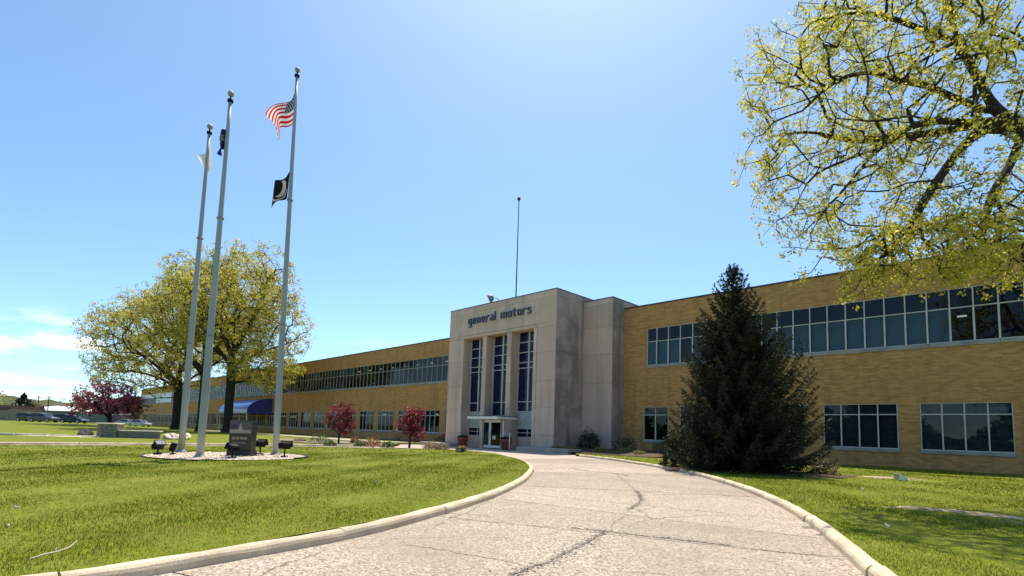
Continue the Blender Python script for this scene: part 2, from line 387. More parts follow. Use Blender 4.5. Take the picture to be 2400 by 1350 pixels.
# ------------------------------------------------------------------ ground, drive, lawns
def smooth(a,b,x):
    t=np.clip((x-a)/(b-a),0,1); return t*t*(3-2*t)
def resample(pts,step):
    """Catmull-Rom through pts, even spacing"""
    P=[np.array(p,float) for p in pts]; out=[]
    for i in range(len(P)-1):
        p0=P[max(i-1,0)];p1=P[i];p2=P[i+1];p3=P[min(i+2,len(P)-1)]
        n=max(2,int(np.linalg.norm(p2-p1)/step*2)+1)
        for k in range(n):
            t=k/n; out.append(0.5*((2*p1)+(-p0+p2)*t+(2*p0-5*p1+4*p2-p3)*t*t+(-p0+3*p1-3*p2+p3)*t**3))
    out.append(P[-1]); out=np.array(out); s=np.r_[0,np.cumsum(np.linalg.norm(np.diff(out,axis=0),axis=1))]
    m=max(2,int(s[-1]/step)); q=np.linspace(0,s[-1],m+1)
    return np.stack([np.interp(q,s,out[:,k]) for k in range(out.shape[1])],1)
def offset(path,d):
    t=np.gradient(path,axis=0); t/=np.linalg.norm(t,axis=1)[:,None]
    return path+d*np.stack([-t[:,1],t[:,0]],1)
def inside(poly,x,y):
    poly=np.asarray(poly); r=np.zeros(len(x),bool); j=len(poly)-1
    for i in range(len(poly)):
        xi,yi=poly[i]; xj,yj=poly[j]
        c=((yi>y)!=(yj>y))
        with np.errstate(divide='ignore',invalid='ignore'): c&=(x<(xj-xi)*(y-yi)/(yj-yi+1e-12)+xi)
        r^=c; j=i
    return r
def ground_z(x,y):
    return 0.10+0.45*smooth(-60,-118,x)*smooth(22,9,y)

IN_PATH=resample([(-4.7,-14),(-4.95,-4),(-5.08,0.2),(-5.14,1.07),(-5.29,1.95),(-5.47,2.91),(-5.68,3.58),(-6.07,4.5),(-6.72,5.86),(-7.69,7.6),(-9.26,9.92),(-11.1,12.26),
                  (-12.9,14.2),(-15.2,16.3),(-17.9,18.2),(-21,20.1),(-23.4,20.9),(-25.4,20.6),(-27.0,18.9),(-28.3,16.8),(-29.9,13),(-30.7,8.7),(-30.8,5),(-30.6,1),(-30.4,-14)],0.25)
OUT_PATH=resample([(3.3,-14),(2.2,-6),(1.2,-1.2),(0.25,2.5),(-0.6,4.7),(-1.16,6.02),(-1.69,7.28),(-2.36,8.75),(-3.23,10.47),(-4.71,12.84),(-6.36,15.08),(-8.42,17.5),(-11.02,19.81),(-14.11,22.07),(-16.69,23.6),(-18.6,24.4)],0.25)
FAR_PATH=resample([(-33.1,-14),(-33.4,4),(-33.4,9),(-33.0,14),(-32.2,17.6),(-32.4,20.6),(-35.2,23.2),(-37.5,24.6)],0.3)

def sheet(name,poly,z,mat,parent=None,kind='structure'):
    mb=MB(); n=len(poly); mb.add([(p[0],p[1],z) for p in poly],[tuple(range(n))])
    o=mb.build(name,mat,parent)
    if parent is None: tag(o,kind=kind)
    return o
g=sheet('ground',[(-900,-500),(500,-500),(500,900),(-900,900)],-0.06,M['lawn'])
g['label']='wide grassy ground under the whole site'; g['category']='ground'

# driveway: sub-base, then cast slabs with open joints, kerbs
drv=empty('driveway'); tag(drv,'pale exposed-aggregate driveway curving up to the entrance','driveway',kind='structure')
o=sheet('sub_base',[(-40,-20),(8,-20),(8,27.8),(-40,27.8)],-0.035,M['mulch'],drv)
def path_param(path,pt):
    return int(np.argmin(((path-np.array(pt))**2).sum(1)))
def slab_poly(poly,name='slab',mat=None):
    mb=MB(); poly=[tuple(p) for p in poly]
    A=sum(poly[i][0]*poly[(i+1)%len(poly)][1]-poly[(i+1)%len(poly)][0]*poly[i][1] for i in range(len(poly)))
    if A<0: poly=poly[::-1]
    mb.prism(poly,-0.05,0.0); return mb.build(name,mat or M['drive'],drv)
JOINTS=[((-4.75,-12.5),(3.2,-12.5)),((-4.9,-7.0),(2.4,-7.2)),((-5.0,-2.5),(1.5,-2.4)),((-5.15,1.3),(0.15,2.9)),((-6.2,4.75),(-1.45,6.75)),((-7.35,6.95),(-1.95,7.85)),((-7.95,8.0),(-2.65,9.3)),((-8.75,9.2),(-4.35,12.3)),
        ((-11.5,12.75),(-8.6,17.6)),((-15.2,16.3),(-12.6,21.0)),((-17.9,18.2),(-16.69,23.6))]
MID=[(0.0,-12.5),(-1.2,-7.1),(-2.4,-2.4),(-3.05,1.9),(-3.95,5.7),(-4.62,7.45),(-5.2,8.7),(-6.55,10.8),(-9.95,15.1),(-13.7,18.6),(-17.3,20.9)]
gap=0.02
for k in range(len(JOINTS)-1):
    (a0,b0),(a1,b1)=JOINTS[k],JOINTS[k+1]
    i0,i1=path_param(IN_PATH,a0),path_param(IN_PATH,a1); j0,j1=path_param(OUT_PATH,b0),path_param(OUT_PATH,b1)
    inn=[IN_PATH[i]+np.array([-0.05,-0.03]) for i in range(i0,i1+1)]; outt=[OUT_PATH[j]+np.array([0.05,0.03]) for j in range(j0,j1+1)]
    m0=np.array(MID[k]); m1=np.array(MID[k+1]); g0=0.0
    def shrink(poly):
        c=np.mean(poly,axis=0); out=[]
        for p in poly:
            v=c-p; out.append(p+v/np.linalg.norm(v)*gap)
        return out
    mm=[m0*(1-t)+m1*t+np.array([0.05*math.sin(7*t+k),0.0])*(1 if 0<t<1 else 0) for t in np.linspace(0,1,8)]
    if True: slab_poly(shrink(inn+outt[::-1]))
    else:
        slab_poly(shrink(inn+mm[::-1])); slab_poly(shrink(outt+mm[::-1]))
# forecourt and loop to the left (one cast apron, cut at the last joint)
jl=path_param(IN_PATH,(-17.9,18.2)); jo=path_param(OUT_PATH,(-16.69,23.6))
fore=[tuple(p) for p in IN_PATH[jl:]]+[tuple(p) for p in FAR_PATH]+[(-37.5,27.84),(-23.3,27.84),(-20.5,26.4),(-18.6,24.45)]+[tuple(p) for p in OUT_PATH[jo:][::-1]]
slab_poly(fore,'apron_slab',M['paving'])
# crumbling crack lines
def crack(pts,w,seed):
    r=np.random.default_rng(seed); P=resample(pts,0.05); P=P+np.cumsum(r.normal(0,0.006,P.shape),0)*0.6+r.normal(0,0.012,P.shape)
    n=len(P); ww=w*(0.35+0.9*r.random(n))*(0.5+0.5*np.abs(np.sin(np.arange(n)*0.07+seed)))
    A=offset(P,0.0); t=np.gradient(P,axis=0); t/=np.linalg.norm(t,axis=1)[:,None]; nn=np.stack([-t[:,1],t[:,0]],1)
    L=P+nn*ww[:,None]; Rr=P-nn*ww[:,None]*(0.4+0.8*r.random(n))[:,None]
    V=np.concatenate([np.c_[L,np.full(n,0.0035)],np.c_[Rr,np.full(n,0.0035)]]); F=[(i,i+1,n+i+1,n+i) for i in range(n-1)]
    npmesh('crack',V,np.array(F)[:,::-1],M['crack'],drv)
    if w>=0.018:      # loose grit beside the wider breaks
        k=n*7; ci=r.integers(0,n,k); off=r.normal(0,w*1.7,k); c=P[ci]+nn[ci]*off[:,None]+r.normal(0,0.02,(k,2)); a=r.uniform(0,6.28,k); q=r.uniform(0.006,0.017,k)
        tri=np.stack([np.c_[c[:,0]+q*np.cos(a+j*2.1)*(1.0+0.6*(j==0)),c[:,1]+q*np.sin(a+j*2.1),np.full(k,0.004+0.004*(j==1))] for j in range(3)],1)
        tag(npmesh('grit',tri.reshape(-1,3),np.arange(3*k).reshape(k,3),M['crack'],drv),kind='stuff')
M['crack']=m_gravel('crumbled_crack',(0.28,0.235,0.20),(0.07,0.06,0.05),40)
crack([(-3.1,2.6),(-3.28,3.33),(-3.45,4.17),(-3.74,5.14),(-4.02,5.95)],0.034,1)
crack([(-4.05,6.05),(-4.35,6.6),(-4.62,7.4)],0.008,6)
crack([(-4.62,7.5),(-4.95,7.9),(-5.1,8.4)],0.006,16)
crack([(-4.95,8.0),(-5.2,8.6),(-5.44,9.13),(-5.9,9.9),(-6.56,10.81)],0.020,2)
crack([(-6.56,10.81),(-8.2,12.9),(-9.91,14.99),(-11.5,16.5),(-13.3,17.88)],0.014,3)
crack([(-4.9,3.35),(-4.61,3.44),(-3.85,3.66),(-3.46,3.74)],0.007,4)
crack([(-5.9,4.85),(-5.2,5.2),(-4.3,5.75)],0.008,5); crack([(-4.4,5.72),(-3.6,6.0),(-2.6,6.35)],0.022,15); crack([(-2.6,6.35),(-2.0,6.5),(-1.5,6.8)],0.012,25)
crack([(-7.3,6.98),(-5.5,7.25),(-3.5,7.55),(-2.0,7.85)],0.006,7)
crack([(-7.9,8.0),(-6.0,8.45),(-4.2,8.9),(-2.7,9.3)],0.005,8)
crack([(-9.0,14.4),(-9.8,15.0),(-11.0,15.0),(-12.2,15.6)],0.024,9)
crack([(-8.7,9.3),(-7.0,10.4),(-5.6,11.3),(-4.5,12.2)],0.009,11)
crack([(-11.4,12.9),(-10.6,14.2),(-9.8,15.6)],0.012,12)
crack([(-5.5,3.0),(-5.0,3.9),(-4.6,4.4),(-4.3,5.3)],0.004,13); crack([(-2.9,4.2),(-2.4,4.6),(-2.0,5.3),(-1.4,5.6)],0.004,14)
# kerbs: rounded castings laid end to end
def kerb(path,side,name,label,lens=2.4):
    root=empty(name); tag(root,label,'kerb',kind='structure')
    prof=[(0.0,-0.03),(0.004,0.062),(0.018,0.092),(0.045,0.111),(0.11,0.118),(0.145,0.112),(0.165,0.09),(0.17,-0.03)]
    step=np.linalg.norm(path[1]-path[0]); per=int(lens/step); n=len(path); i=0; r=random.Random(3)
    P=[path+0]; offs=[offset(path,side*d) for d,_ in prof]
    while i<n-1:
        j=min(i+per+r.randint(-1,1),n-1); mb=MB(); idx=list(range(i,j+1)); dz=r.uniform(-0.006,0.006); m=len(prof); dx=r.uniform(-0.008,0.008)
        for q,k in enumerate(idx):
            for c,(d,z) in enumerate(prof):
                p=offs[c][k].copy()
                if q==0: p=p+(offs[c][k+1]-p)*0.03
                if q==len(idx)-1: p=p+(offs[c][k-1]-p)*0.03
                mb.v.append((p[0]+dx,p[1]+dx,z+dz+(0.004*math.sin(k*1.7+c))))
        for q in range(len(idx)-1):
            for c in range(m-1):
                f=(q*m+c,(q+1)*m+c,(q+1)*m+c+1,q*m+c+1); mb.f.append(f if side<0 else f[::-1])
        e=tuple(range(m)); mb.f.append(e if side>0 else e[::-1]); e2=tuple((len(idx)-1)*m+c for c in range(m)); mb.f.append(e2[::-1] if side>0 else e2)
        mb.build('kerb_stone',M['kerb'],root); i=j
    return root
kerb(IN_PATH[path_param(IN_PATH,(-4.95,-4)):],1,'kerb','rounded concrete kerb round the oval lawn')
kerb(OUT_PATH[path_param(OUT_PATH,(2.2,-6)):],-1,'kerb','rounded concrete kerb along the lawn by the spruce',1.9)
kerb(FAR_PATH[:path_param(FAR_PATH,(-32.4,20.6))],1,'kerb','low far kerb of the looping drive')

# lawns: gently uneven sheets
def lawn(name,poly,label,step=0.8,zf=None,mat=None):
    poly=np.array(poly); import bmesh
    bm=bmesh.new(); vs=[bm.verts.new((p[0],p[1],0)) for p in poly]; bm.faces.new(vs)
    x0,y0=poly.min(0); x1,y1=poly.max(0)
    for x in np.arange(x0+step,x1,step): bmesh.ops.bisect_plane(bm,geom=bm.verts[:]+bm.edges[:]+bm.faces[:],plane_co=(x,0,0),plane_no=(1,0,0))
    for y in np.arange(y0+step,y1,step): bmesh.ops.bisect_plane(bm,geom=bm.verts[:]+bm.edges[:]+bm.faces[:],plane_co=(0,y,0),plane_no=(0,1,0))
    for v in bm.verts:
        x,y=v.co.x,v.co.y
        v.co.z=float((zf or ground_z)(x,y))+0.012*math.sin(x*0.9+1.3*math.sin(y*0.7))+0.010*math.sin(y*1.3+x*0.4)
    bmesh.ops.recalc_face_normals(bm,faces=bm.faces[:])
    if sum(f.normal.z for f in bm.faces)<0: bmesh.ops.reverse_faces(bm,faces=bm.faces[:])
    me=bpy.data.meshes.new(name); bm.to_mesh(me); bm.free(); me.materials.append(mat or M['lawn']); me.shade_smooth()
    o=link(bpy.data.objects.new(name,me)); tag(o,label,'lawn',kind='structure'); return o
ISL=offset(IN_PATH,0.145); RGT=offset(OUT_PATH,-0.145); FAR=offset(FAR_PATH,0.17)
POLY_ISL=ISL[::2]
POLY_RGT=np.array(list(RGT[::2])+[(-18.9,24.6),(-20.4,26.4),(-23.0,27.7),(-23.0,30.9),(-20.7,32.44),(30,32.44),(30,-14)])
POLY_FAR=np.array(list(FAR[::2])+[(-37.6,27.0),(-37.6,32.4),(-330,32.4),(-330,-60),(-35.6,-60)])
lawn('lawn',POLY_ISL,'oval lawn inside the looping driveway, with the flagpoles',1.0)
lawn('lawn',POLY_RGT,'lawn strip between the driveway kerb and the brick wing',1.0)
lawn('lawn',POLY_FAR,'far lawn stretching past the maples to the parked cars',5.0)

def blades(poly_list,name,label):
    Vs=[];tones=[]
    cx,cy=0.0,0.0
    bands=[(2.5,7,2300,0.038,0.0070),(7,11,1400,0.038,0.0095),(11,17,700,0.042,0.015),(17,27,240,0.045,0.026),(27,48,50,0.05,0.05)]
    for (r0,r1,den,h,w) in bands:
        A=math.pi*(r1*r1-r0*r0)*(110/360); n=int(A*den)
        rr=np.sqrt(rng.uniform(r0*r0,r1*r1,n)); th=np.radians(rng.uniform(80,190,n)); x=rr*np.cos(th); y=rr*np.sin(th)
        keep=np.zeros(n,bool)
        for p in poly_list: keep|=inside(p,x,y)
        keep&=((x+20.3)**2+(y-6.3)**2>2.6**2)
        patch=np.sin(x*1.9+2*np.sin(y*1.1))*np.sin(y*2.3+x*0.6)
        keep&=~(((((x+0.75)/1.6)**2+((y-11.9)/0.8)**2<0.8+0.8*patch))&(rng.random(n)<0.72))
        keep&=~(((((x+3.0)/1.8)**2+((y-21.9)/0.9)**2<0.8+0.8*patch))&(rng.random(n)<0.72))
        keep&=~(inside(BED_POLY,x,y))
        x=x[keep];y=y[keep];n=len(x)
        lu=0.75+0.35*np.sin(x*0.8+1.7*np.sin(y*0.6))*np.sin(y*0.9)+0.2*np.sin(x*3.1+y*2.3)
        hh=h*rng.uniform(0.5,1.35,n)*np.clip(lu,0.45,1.3); ww=w*rng.uniform(0.6,1.3,n); a=rng.uniform(0,2*math.pi,n); ln=hh*rng.uniform(0.2,0.9,n); b=rng.uniform(0,2*math.pi,n)
        z=ground_z(x,y)+0.012*np.sin(x*0.9+1.3*np.sin(y*0.7))+0.010*np.sin(y*1.3+x*0.4)-0.006
        c,s=np.cos(a)*ww/2,np.sin(a)*ww/2
        tri=np.stack([np.stack([x-c,y-s,z],1),np.stack([x+c,y+s,z],1),np.stack([x+np.cos(b)*ln,y+np.sin(b)*ln,z+hh],1)],1)
        Vs.append(tri); t=np.clip(rng.normal(0.47,0.26,n),0,0.9); t[rng.random(n)<0.035]=1.0; tones.append(t)
    V=np.concatenate(Vs); n=len(V)
    o=npmesh(name,V.reshape(-1,3),np.arange(3*n).reshape(n,3),M['blades'],None,np.concatenate(tones)); tag(o,label,'grass',kind='stuff')
BED_POLY=np.array([(-20.3,26.2),(-17.4,26.0),(-13.8,27.8),(-9.5,28.8),(-9.5,32.4),(-23.0,32.4),(-23.0,27.75)])
blades([POLY_ISL],'grass','short mown grass of the oval lawn')
blades([POLY_RGT],'grass','short mown grass beside the spruce and brick wing')

# bare soil, mulch and gravel beds
def blob_sheet(name,c,rx,ry,z,mat,label,cat,seed=1,rot=0,amp=0.15,n=48,kind='structure'):
    r=np.random.default_rng(seed); ph=r.uniform(0,6.28,4); mb=MB(); pts=[]
    for k in range(n):
        a=2*math.pi*k/n; q=1+amp*(0.5*math.sin(2*a+ph[0])+0.35*math.sin(5*a+ph[1])+0.3*math.sin(9*a+ph[2])+0.2*math.sin(14*a+ph[3]))
        x=rx*q*math.cos(a); y=ry*q*math.sin(a); pts.append((c[0]+x*math.cos(rot)-y*math.sin(rot),c[1]+x*math.sin(rot)+y*math.cos(rot)))
    mid=[(c[0]+(p[0]-c[0])*0.6,c[1]+(p[1]-c[1])*0.6) for p in pts]
    vs=[(p[0],p[1],z-0.02) for p in pts]+[(p[0],p[1],z+0.012) for p in mid]+[(c[0],c[1],z+0.02)]
    fs=[(k,(k+1)%n,n+(k+1)%n,n+k) for k in range(n)]+[(n+k,n+(k+1)%n,2*n) for k in range(n)]
    mb.add(vs,fs); o=mb.build(name,mat,None,True); tag(o,label,cat,kind=kind); return o
for i,(x,y,rx,ry,sd,lab) in enumerate([(-1.2,12.2,0.6,0.26,3,'sandy bare patch farthest from the frame edge in the shaded lawn'),(-0.25,12.1,0.5,0.22,4,'sandy bare patch in the middle of the shaded lawn'),(0.25,11.35,0.5,0.2,8,'darker bare patch at the frame edge in the shaded lawn'),(-3.6,22.1,0.9,0.35,5,'worn soil beside the small wedge lamp, spruce side')]):
    blob_sheet('bare_soil',(x,y),rx,ry,0.112,M['soil'],lab,'soil',sd,0.2,0.95,72)
blob_sheet('mulch_bed',(-7.5,20.6),3.3,2.5,0.125,M['mulch'],'dark mulch ring under the spruce','mulch',6,0.5,0.2)
bed=lawn('planting_bed',BED_POLY,'dark mulched planting bed at the foot of the tower',0.6,lambda x,y:0.13+0.20*smooth(26.5,29.5,y),M['mulch']); bed['category']='planting bed'
lawn('planting_bed',[(-34.2,16.2),(-33.6,19.2),(-34.2,21.5),(-40,21.0),(-46,19.8),(-46,17.6),(-40,15.5)],'dry mulch bed with the first red maple',1.5,lambda x,y:0.14,M['tan_mulch'])['category']='planting bed'
lawn('planting_bed',[(-38.2,29.5),(-38.2,32.4),(-86,32.4),(-86,30.2)],'foundation bed along the brick wing',2.5,lambda x,y:0.16,M['tan_mulch'])['category']='planting bed'
wk=MB(); wk.prism([(-100,26.0),(-100,24.2),(-60,23.6),(-46,22.6),(-37.4,22.2),(-37.4,25.6),(-46,25.2),(-60,25.8)][::-1],0.05,0.165)
tag(wk.build('footpath',M['paving']),'pale concrete footpath in front of the far brick wing','footpath',kind='structure')
st=MB(); st.bbox(-25.5,-20.9,26.3,27.8,-0.02,0.30,0.02); tag(st.build('step',M['concrete']),'low concrete ledge beside the entrance doors, on the spruce side','step')
st=MB(); st.bbox(-37.3,-33.2,26.5,27.8,-0.02,0.26,0.02); tag(st.build('step',M['concrete']),'low concrete ledge beside the entrance doors, on the flagpole side','step')

# ------------------------------------------------------------------ the factory office building
YW=32.5; ROOF=10.55
bld=empty('factory_building',(-29.4,32.5,0)); tag(bld,'long two-storey tan brick factory office with a limestone entrance tower','building')
BO=Vector((-29.4,32.5,0))
def bpart(mb,name,mat,parent=None,smooth=False):
    """geometry given in world coordinates, stored under the building (or one of its parts)"""
    o=mb.build(name,mat,parent or bld,smooth)
    if parent is None: o.location=-BO
    return o
def sub_empty(name):
    e=empty(name,parent=bld); e.location=-BO; return e

SHARED={}
def shared_box(name,w,d,h,mat,parent,x,y,z):
    k=(name,round(w,3),round(d,3),round(h,3),mat.name)
    if k not in SHARED: SHARED[k]=MB().box(0,w,0,d,0,h).mesh(name,mat)
    o=bpy.data.objects.new(name,SHARED[k]); o.location=(x,y,z); return link(o,parent)

def window(xs,z0,z1,zt,y=YW,fw=0.05,glass='glass',blinds=None,single=False,fmat='frame',thick=0.0):
    """xs: mullion centre lines from left to right; zt: transom height"""
    w=sub_empty('window'); m=MB(); h=fw/2
    m.box(xs[0]-h,xs[0]+h,y+0.038,y+0.15,z0,z1); m.box(xs[-1]-h,xs[-1]+h,y+0.038,y+0.15,z0,z1)
    m.box(xs[0]+h,xs[-1]-h,y+0.045,y+0.15,z1-fw,z1); m.box(xs[0]+h,xs[-1]-h,y+0.045,y+0.15,z0,z0+fw)
    for x in xs[1:-1]:
        m.box(x-h,x+h,y+0.041,y+0.15,z0+fw,z1-fw)
        if thick: m.box(x-thick/2,x+thick/2,y+0.0,y+0.0405,z0+0.02,zt-0.01)
    m.box(xs[0]+h,xs[-1]-h,y+0.05,y+0.145,zt-h,zt+h)
    m.build('frame',M[fmat],w)
    if single:
        MB().box(xs[0],xs[-1],y+0.09,y+0.098,z0,z1).build('pane',M[glass],w)
    else:
        for a,b in zip(xs[:-1],xs[1:]):
            for c,d in ((z0+fw,zt-h),(zt+h,z1-fw)):
                shared_box('pane',b-a-2*h,0.008,d-c,M[glass],w,a+h,y+0.09+0.003*random.random(),c)
    if blinds:
        for a,b in zip(xs[:-1],xs[1:]):
            bl=blinds(a,b)
            if bl:
                mat,c,d=bl; shared_box('blind',b-a-0.09,0.015,d-c,M[mat],w,a+0.045,y+0.2,c)
    return w

P0=4.23; LW=3.30
lower_R=[[-19.15,-18.24,-17.3]]+[[-3.76-P0*k+LW*i/4 for i in range(5)] for k in (3,2,1,0,-1,-2,-3,-4,-5,-6,-7)]
lower_R=[l for l in lower_R if l[0]>-17.5 or len(l)==3]
lower_L=[[-42.45-LW-P0*k+LW*i/4 for i in range(5)] for k in range(-1,33)]
lower_L=[l for l in lower_L if l[0]>-183]
Z0,Z1,ZT=1.03,3.35,2.78; U0,U1,UT=6.25,8.9,7.93
def wing_wall(xa,xb,lows,ua,ub,name):
    m=MB(); y0,y1=YW,YW+0.34
    m.box(xa,xb,y0,y1,-0.05,Z0-0.17); m.box(xa,xb,y0,y1,Z1,U0-0.20); m.box(xa,xb,y0,y1,U1,ROOF)
    lows=sorted(lows); e=[xa]
    for l in lows: e+= [l[0]-0.03,l[-1]+0.03]
    e.append(xb)
    for i in range(0,len(e),2):
        if e[i+1]-e[i]>0.02: m.box(e[i],e[i+1],y0,y1,Z0-0.17,Z1)
    if ua>xa+0.05: m.box(xa,ua,y0,y1,U0-0.20,U1)
    if ub<xb-0.05: m.box(ub,xb,y0,y1,U0-0.20,U1)
    bpart(m,name,M['brick'])
    m=MB(); m.box(xa-0.04,xb+0.04,y0-0.05,y1+0.1,ROOF,ROOF+0.09); bpart(m,'coping',M['coping'])
    # sills
    for l in lows:
        m=MB(); m.bbox(l[0]-0.06,l[-1]+0.06,y0-0.06,y0+0.2,Z0-0.168,Z0-0.002,0.012); bpart(m,'sill',M['sill'])
    x=ua
    while x<ub-0.1:
        b=min(x+2.6,ub); m=MB(); m.bbox(x+0.004,b-0.004,y0-0.055,y0+0.2,U0-0.198,U0-0.002,0.012); bpart(m,'sill',M['sill']); x=b
        if x<-95: 
            m=MB(); m.bbox(ua if False else x,ub,y0-0.055,y0+0.2,U0-0.198,U0-0.002,0.012)
    # floors, ceiling and back wall seen dimly through the glass
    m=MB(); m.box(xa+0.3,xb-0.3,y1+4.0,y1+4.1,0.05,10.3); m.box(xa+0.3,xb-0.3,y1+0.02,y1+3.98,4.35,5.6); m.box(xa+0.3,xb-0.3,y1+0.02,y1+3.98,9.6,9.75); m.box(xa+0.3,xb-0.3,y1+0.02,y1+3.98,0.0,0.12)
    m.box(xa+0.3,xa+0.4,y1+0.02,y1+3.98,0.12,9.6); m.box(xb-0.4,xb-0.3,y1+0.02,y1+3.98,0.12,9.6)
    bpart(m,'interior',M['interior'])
    m=MB(); m.box(xa,xb,y1,y1+26,10.1,10.35); m.box(xa,xb,y1+25.7,y1+26,0,10.1); m.box(xa,xa+0.3,y1,y1+25.7,0,10.1); m.box(xb-0.3,xb,y1,y1+25.7,0,10.1); bpart(m,'roof',M['roof'])
def m_lamp():
    t=NT('lit_ceiling_lamp'); e=t.n('ShaderNodeEmission'); e.inputs[0].default_value=(1.0,0.95,0.85,1); e.inputs[1].default_value=0.45; t.l(e.outputs[0],t.out.inputs[0]); return t.m
M['lamp']=m_lamp()
for x,z in [(-2.1,7.7),(-3.05,7.35)]+[(-43.2-2.6*k,8.5) for k in range(8)]+[(-44.5-5.2*k,2.95) for k in range(4)]:
    m=MB(); m.box(x-0.18,x+0.18,YW+1.2,YW+1.36,z,z+0.05); bpart(m,'ceiling_lamp',M['lamp'])
wing_wall(-20.8,32.0,lower_R,-18.92,31.0,'brick_wall')
wing_wall(-187.0,-38.0,lower_L,-186.5,-38.3,'brick_wall')
rb=random.Random(5)
def bl_up(a,b):
    if a<-3.2 and rb.random()<0.93: return ('blind',U0+0.06,UT-0.02)
    if a>-1.0 and rb.random()<0.25: return ('blind',U0+0.06,UT-0.02)
    return None
window([-18.9]+[-18.17+0.872*k for k in range(57)],U0,U1,UT,blinds=bl_up,thick=0.075)
for l in lower_R:
    warm=l[0]>-9.0
    def bl_lo(a,b,l=l,warm=warm):
        if warm: return ('blind_warm',Z0+0.06,Z1-0.06)
        if len(l)==3: return None
        return ('blind',Z0+0.06,Z1-0.06) if (l[0]>-9 and abs(a-l[0])<0.1) else None
    window(l,Z0,Z1,ZT,blinds=bl_lo,thick=0.06)
# long upper ribbon window of the far wing: near bays pane by pane
xs=[-41.45-0.872*k for k in range(56)][::-1]+[-40.58,-39.7,-38.83]
window(xs,U0,U1,UT,fmat='frame_dark',fw=0.06,blinds=lambda a,b:('blind',UT-0.6*rb.random(),U1-0.06) if (a<-55 and rb.random()<0.25) else None)
xf=[xs[0]-0.872*k for k in range(72)][::-1]
wf=sub_empty('window'); m=MB()
for x in xf[:-1]: m.box(x-0.03,x+0.03,YW+0.04,YW+0.15,U0,U1)
m.box(xf[0],xf[-1]-0.03,YW+0.045,YW+0.145,UT-0.025,UT+0.025); m.box(xf[0],xf[-1]-0.03,YW+0.046,YW+0.146,U1-0.05,U1+0.0); m.box(xf[0],xf[-1]-0.03,YW+0.046,YW+0.146,U0,U0+0.05); m.build('frame',M['frame_dark'],wf)
m=MB()
for a,b in zip(xf[:-1],xf[1:]): m.box(a+0.03,b-0.03,YW+0.09,YW+0.098,U0+0.05,U1-0.05)
tag(m.build('pane',M['glass'],wf),kind='stuff')
m=MB(); m.box(-186.4,xf[0]-0.05,YW+0.05,YW+0.2,U0+0.85,U1-0.01); bpart(m,'infill_panel',M['sky_reflection_panel'])  # white panels stand in for the sky reflected by the end windows
m=MB(); m.box(-186.4,-168,YW-0.02,YW+0.2,U0+0.02,U0+1.5); bpart(m,'louvre',M['grey_louvre'])
m=MB(); m.box(-168,xf[0]-0.05,YW+0.06,YW+0.2,U0+0.01,U0+0.85); bpart(m,'infill_panel',M['sky_reflection_panel'])
for l in lower_L:
    far=l[0]<-82
    window(l,Z0,Z1,ZT,single=far,fw=0.07 if far else 0.055,blinds=None if far else (lambda a,b:('blind_warm',Z0+0.06,ZT-0.2) if rb.random()<0.22 else None))

# -- entrance tower, faced with limestone panels
YT=27.85; XL,XR=-35.4,-23.4; TOP=11.58; SLOT=[(-33.4,-31.1),(-30.6,-28.3),(-27.8,-25.5)]; YG=28.65; YS=31.0; XS=-20.8
core=MB()
for a,b in ((XL+0.03,-33.4),(-31.1,-30.6),(-28.3,-27.8),(-25.5,XR-0.03)): core.box(a+ (0.0 if a<-35 else 0.03),b-(0.0 if b>-23.5 else 0.03),YT+0.035,YG+0.3,-0.05,8.95)
core.box(XL+0.03,XR-0.03,YT+0.035,YG+0.3,8.98,TOP-0.02); core.box(XL+0.03,XR-0.03,YG+0.55,36,-0.05,TOP-0.02)
core.box(XL+0.03,-33.43,YG+0.3,YG+0.55,-0.05,TOP-0.02); core.box(-25.47,XR-0.03,YG+0.3,YG+0.55,-0.05,TOP-0.02)
core.box(XR-0.03,XS-0.03,YS+0.035,35,-0.05,11.15); core.box(-38.0,XL+0.03,YS+0.035,35,-0.05,11.15)
bpart(core,'tower_core',M['stone_side'])
facing=sub_empty('stone_facing')
def panel(x0,x1,y0,y1,z0,z1,mat='stone',g=0.006):
    r=random.random(); m=MB(); e=0.004*r
    if y1-y0<0.2 and x1-x0>0.2 or y1-y0<=0.09: m.bbox(x0+g,x1-g,y0-e,y1,z0+g,z1-g,0.008)      # faces -Y
    else: m.bbox(x0,x1+e,y0+g,y1-g,z0+g,z1-g,0.008)
    return m.build('stone_panel',M[mat],facing)
CZ=[-0.05,1.15,3.08,5.0,7.1,8.95]
for a,b in zip(CZ[:-1],CZ[1:]):
    for x0,x1 in ((XL,-33.72),(-25.18,XR)): panel(x0,x1,YT,YT+0.03,a,b)
    for x0,x1 in ((-31.1,-30.6),(-28.3,-27.8)):
        panel(x0,x1,YT,YT+0.03,a,b)
        for xx in (x0,): panel(xx-0.0,xx+0.028,YT+0.035,YG+0.02,a,b)
        panel(x1-0.028,x1,YT+0.035,YG+0.02,a,b)
    # jambs of the outer slots
    panel(-33.43,-33.40,YT+0.035,YG+0.02,a,b); panel(-25.5,-25.47,YT+0.035,YG+0.02,a,b)
    panel(-33.72,-33.40,YT-0.035,YT+0.03,a,b); panel(-25.5,-25.18,YT-0.035,YT+0.03,a,b)
for x0,x1 in ((XL,-33.72),(-25.18,XR)): panel(x0,x1,YT,YT+0.03,8.95,9.22)
for x0,x1 in ((-33.72,-30.85),(-30.85,-28.05),(-28.05,-25.18)): panel(x0,x1,YT-0.04,YT+0.03,8.95,9.20)
for a,b in SLOT: panel(a,b,YT+0.035,YG+0.02,8.952,8.978)
hx=[XL,-33.9,-32.3,-30.9,-29.45,-27.6,-26.6,-25.0,XR]
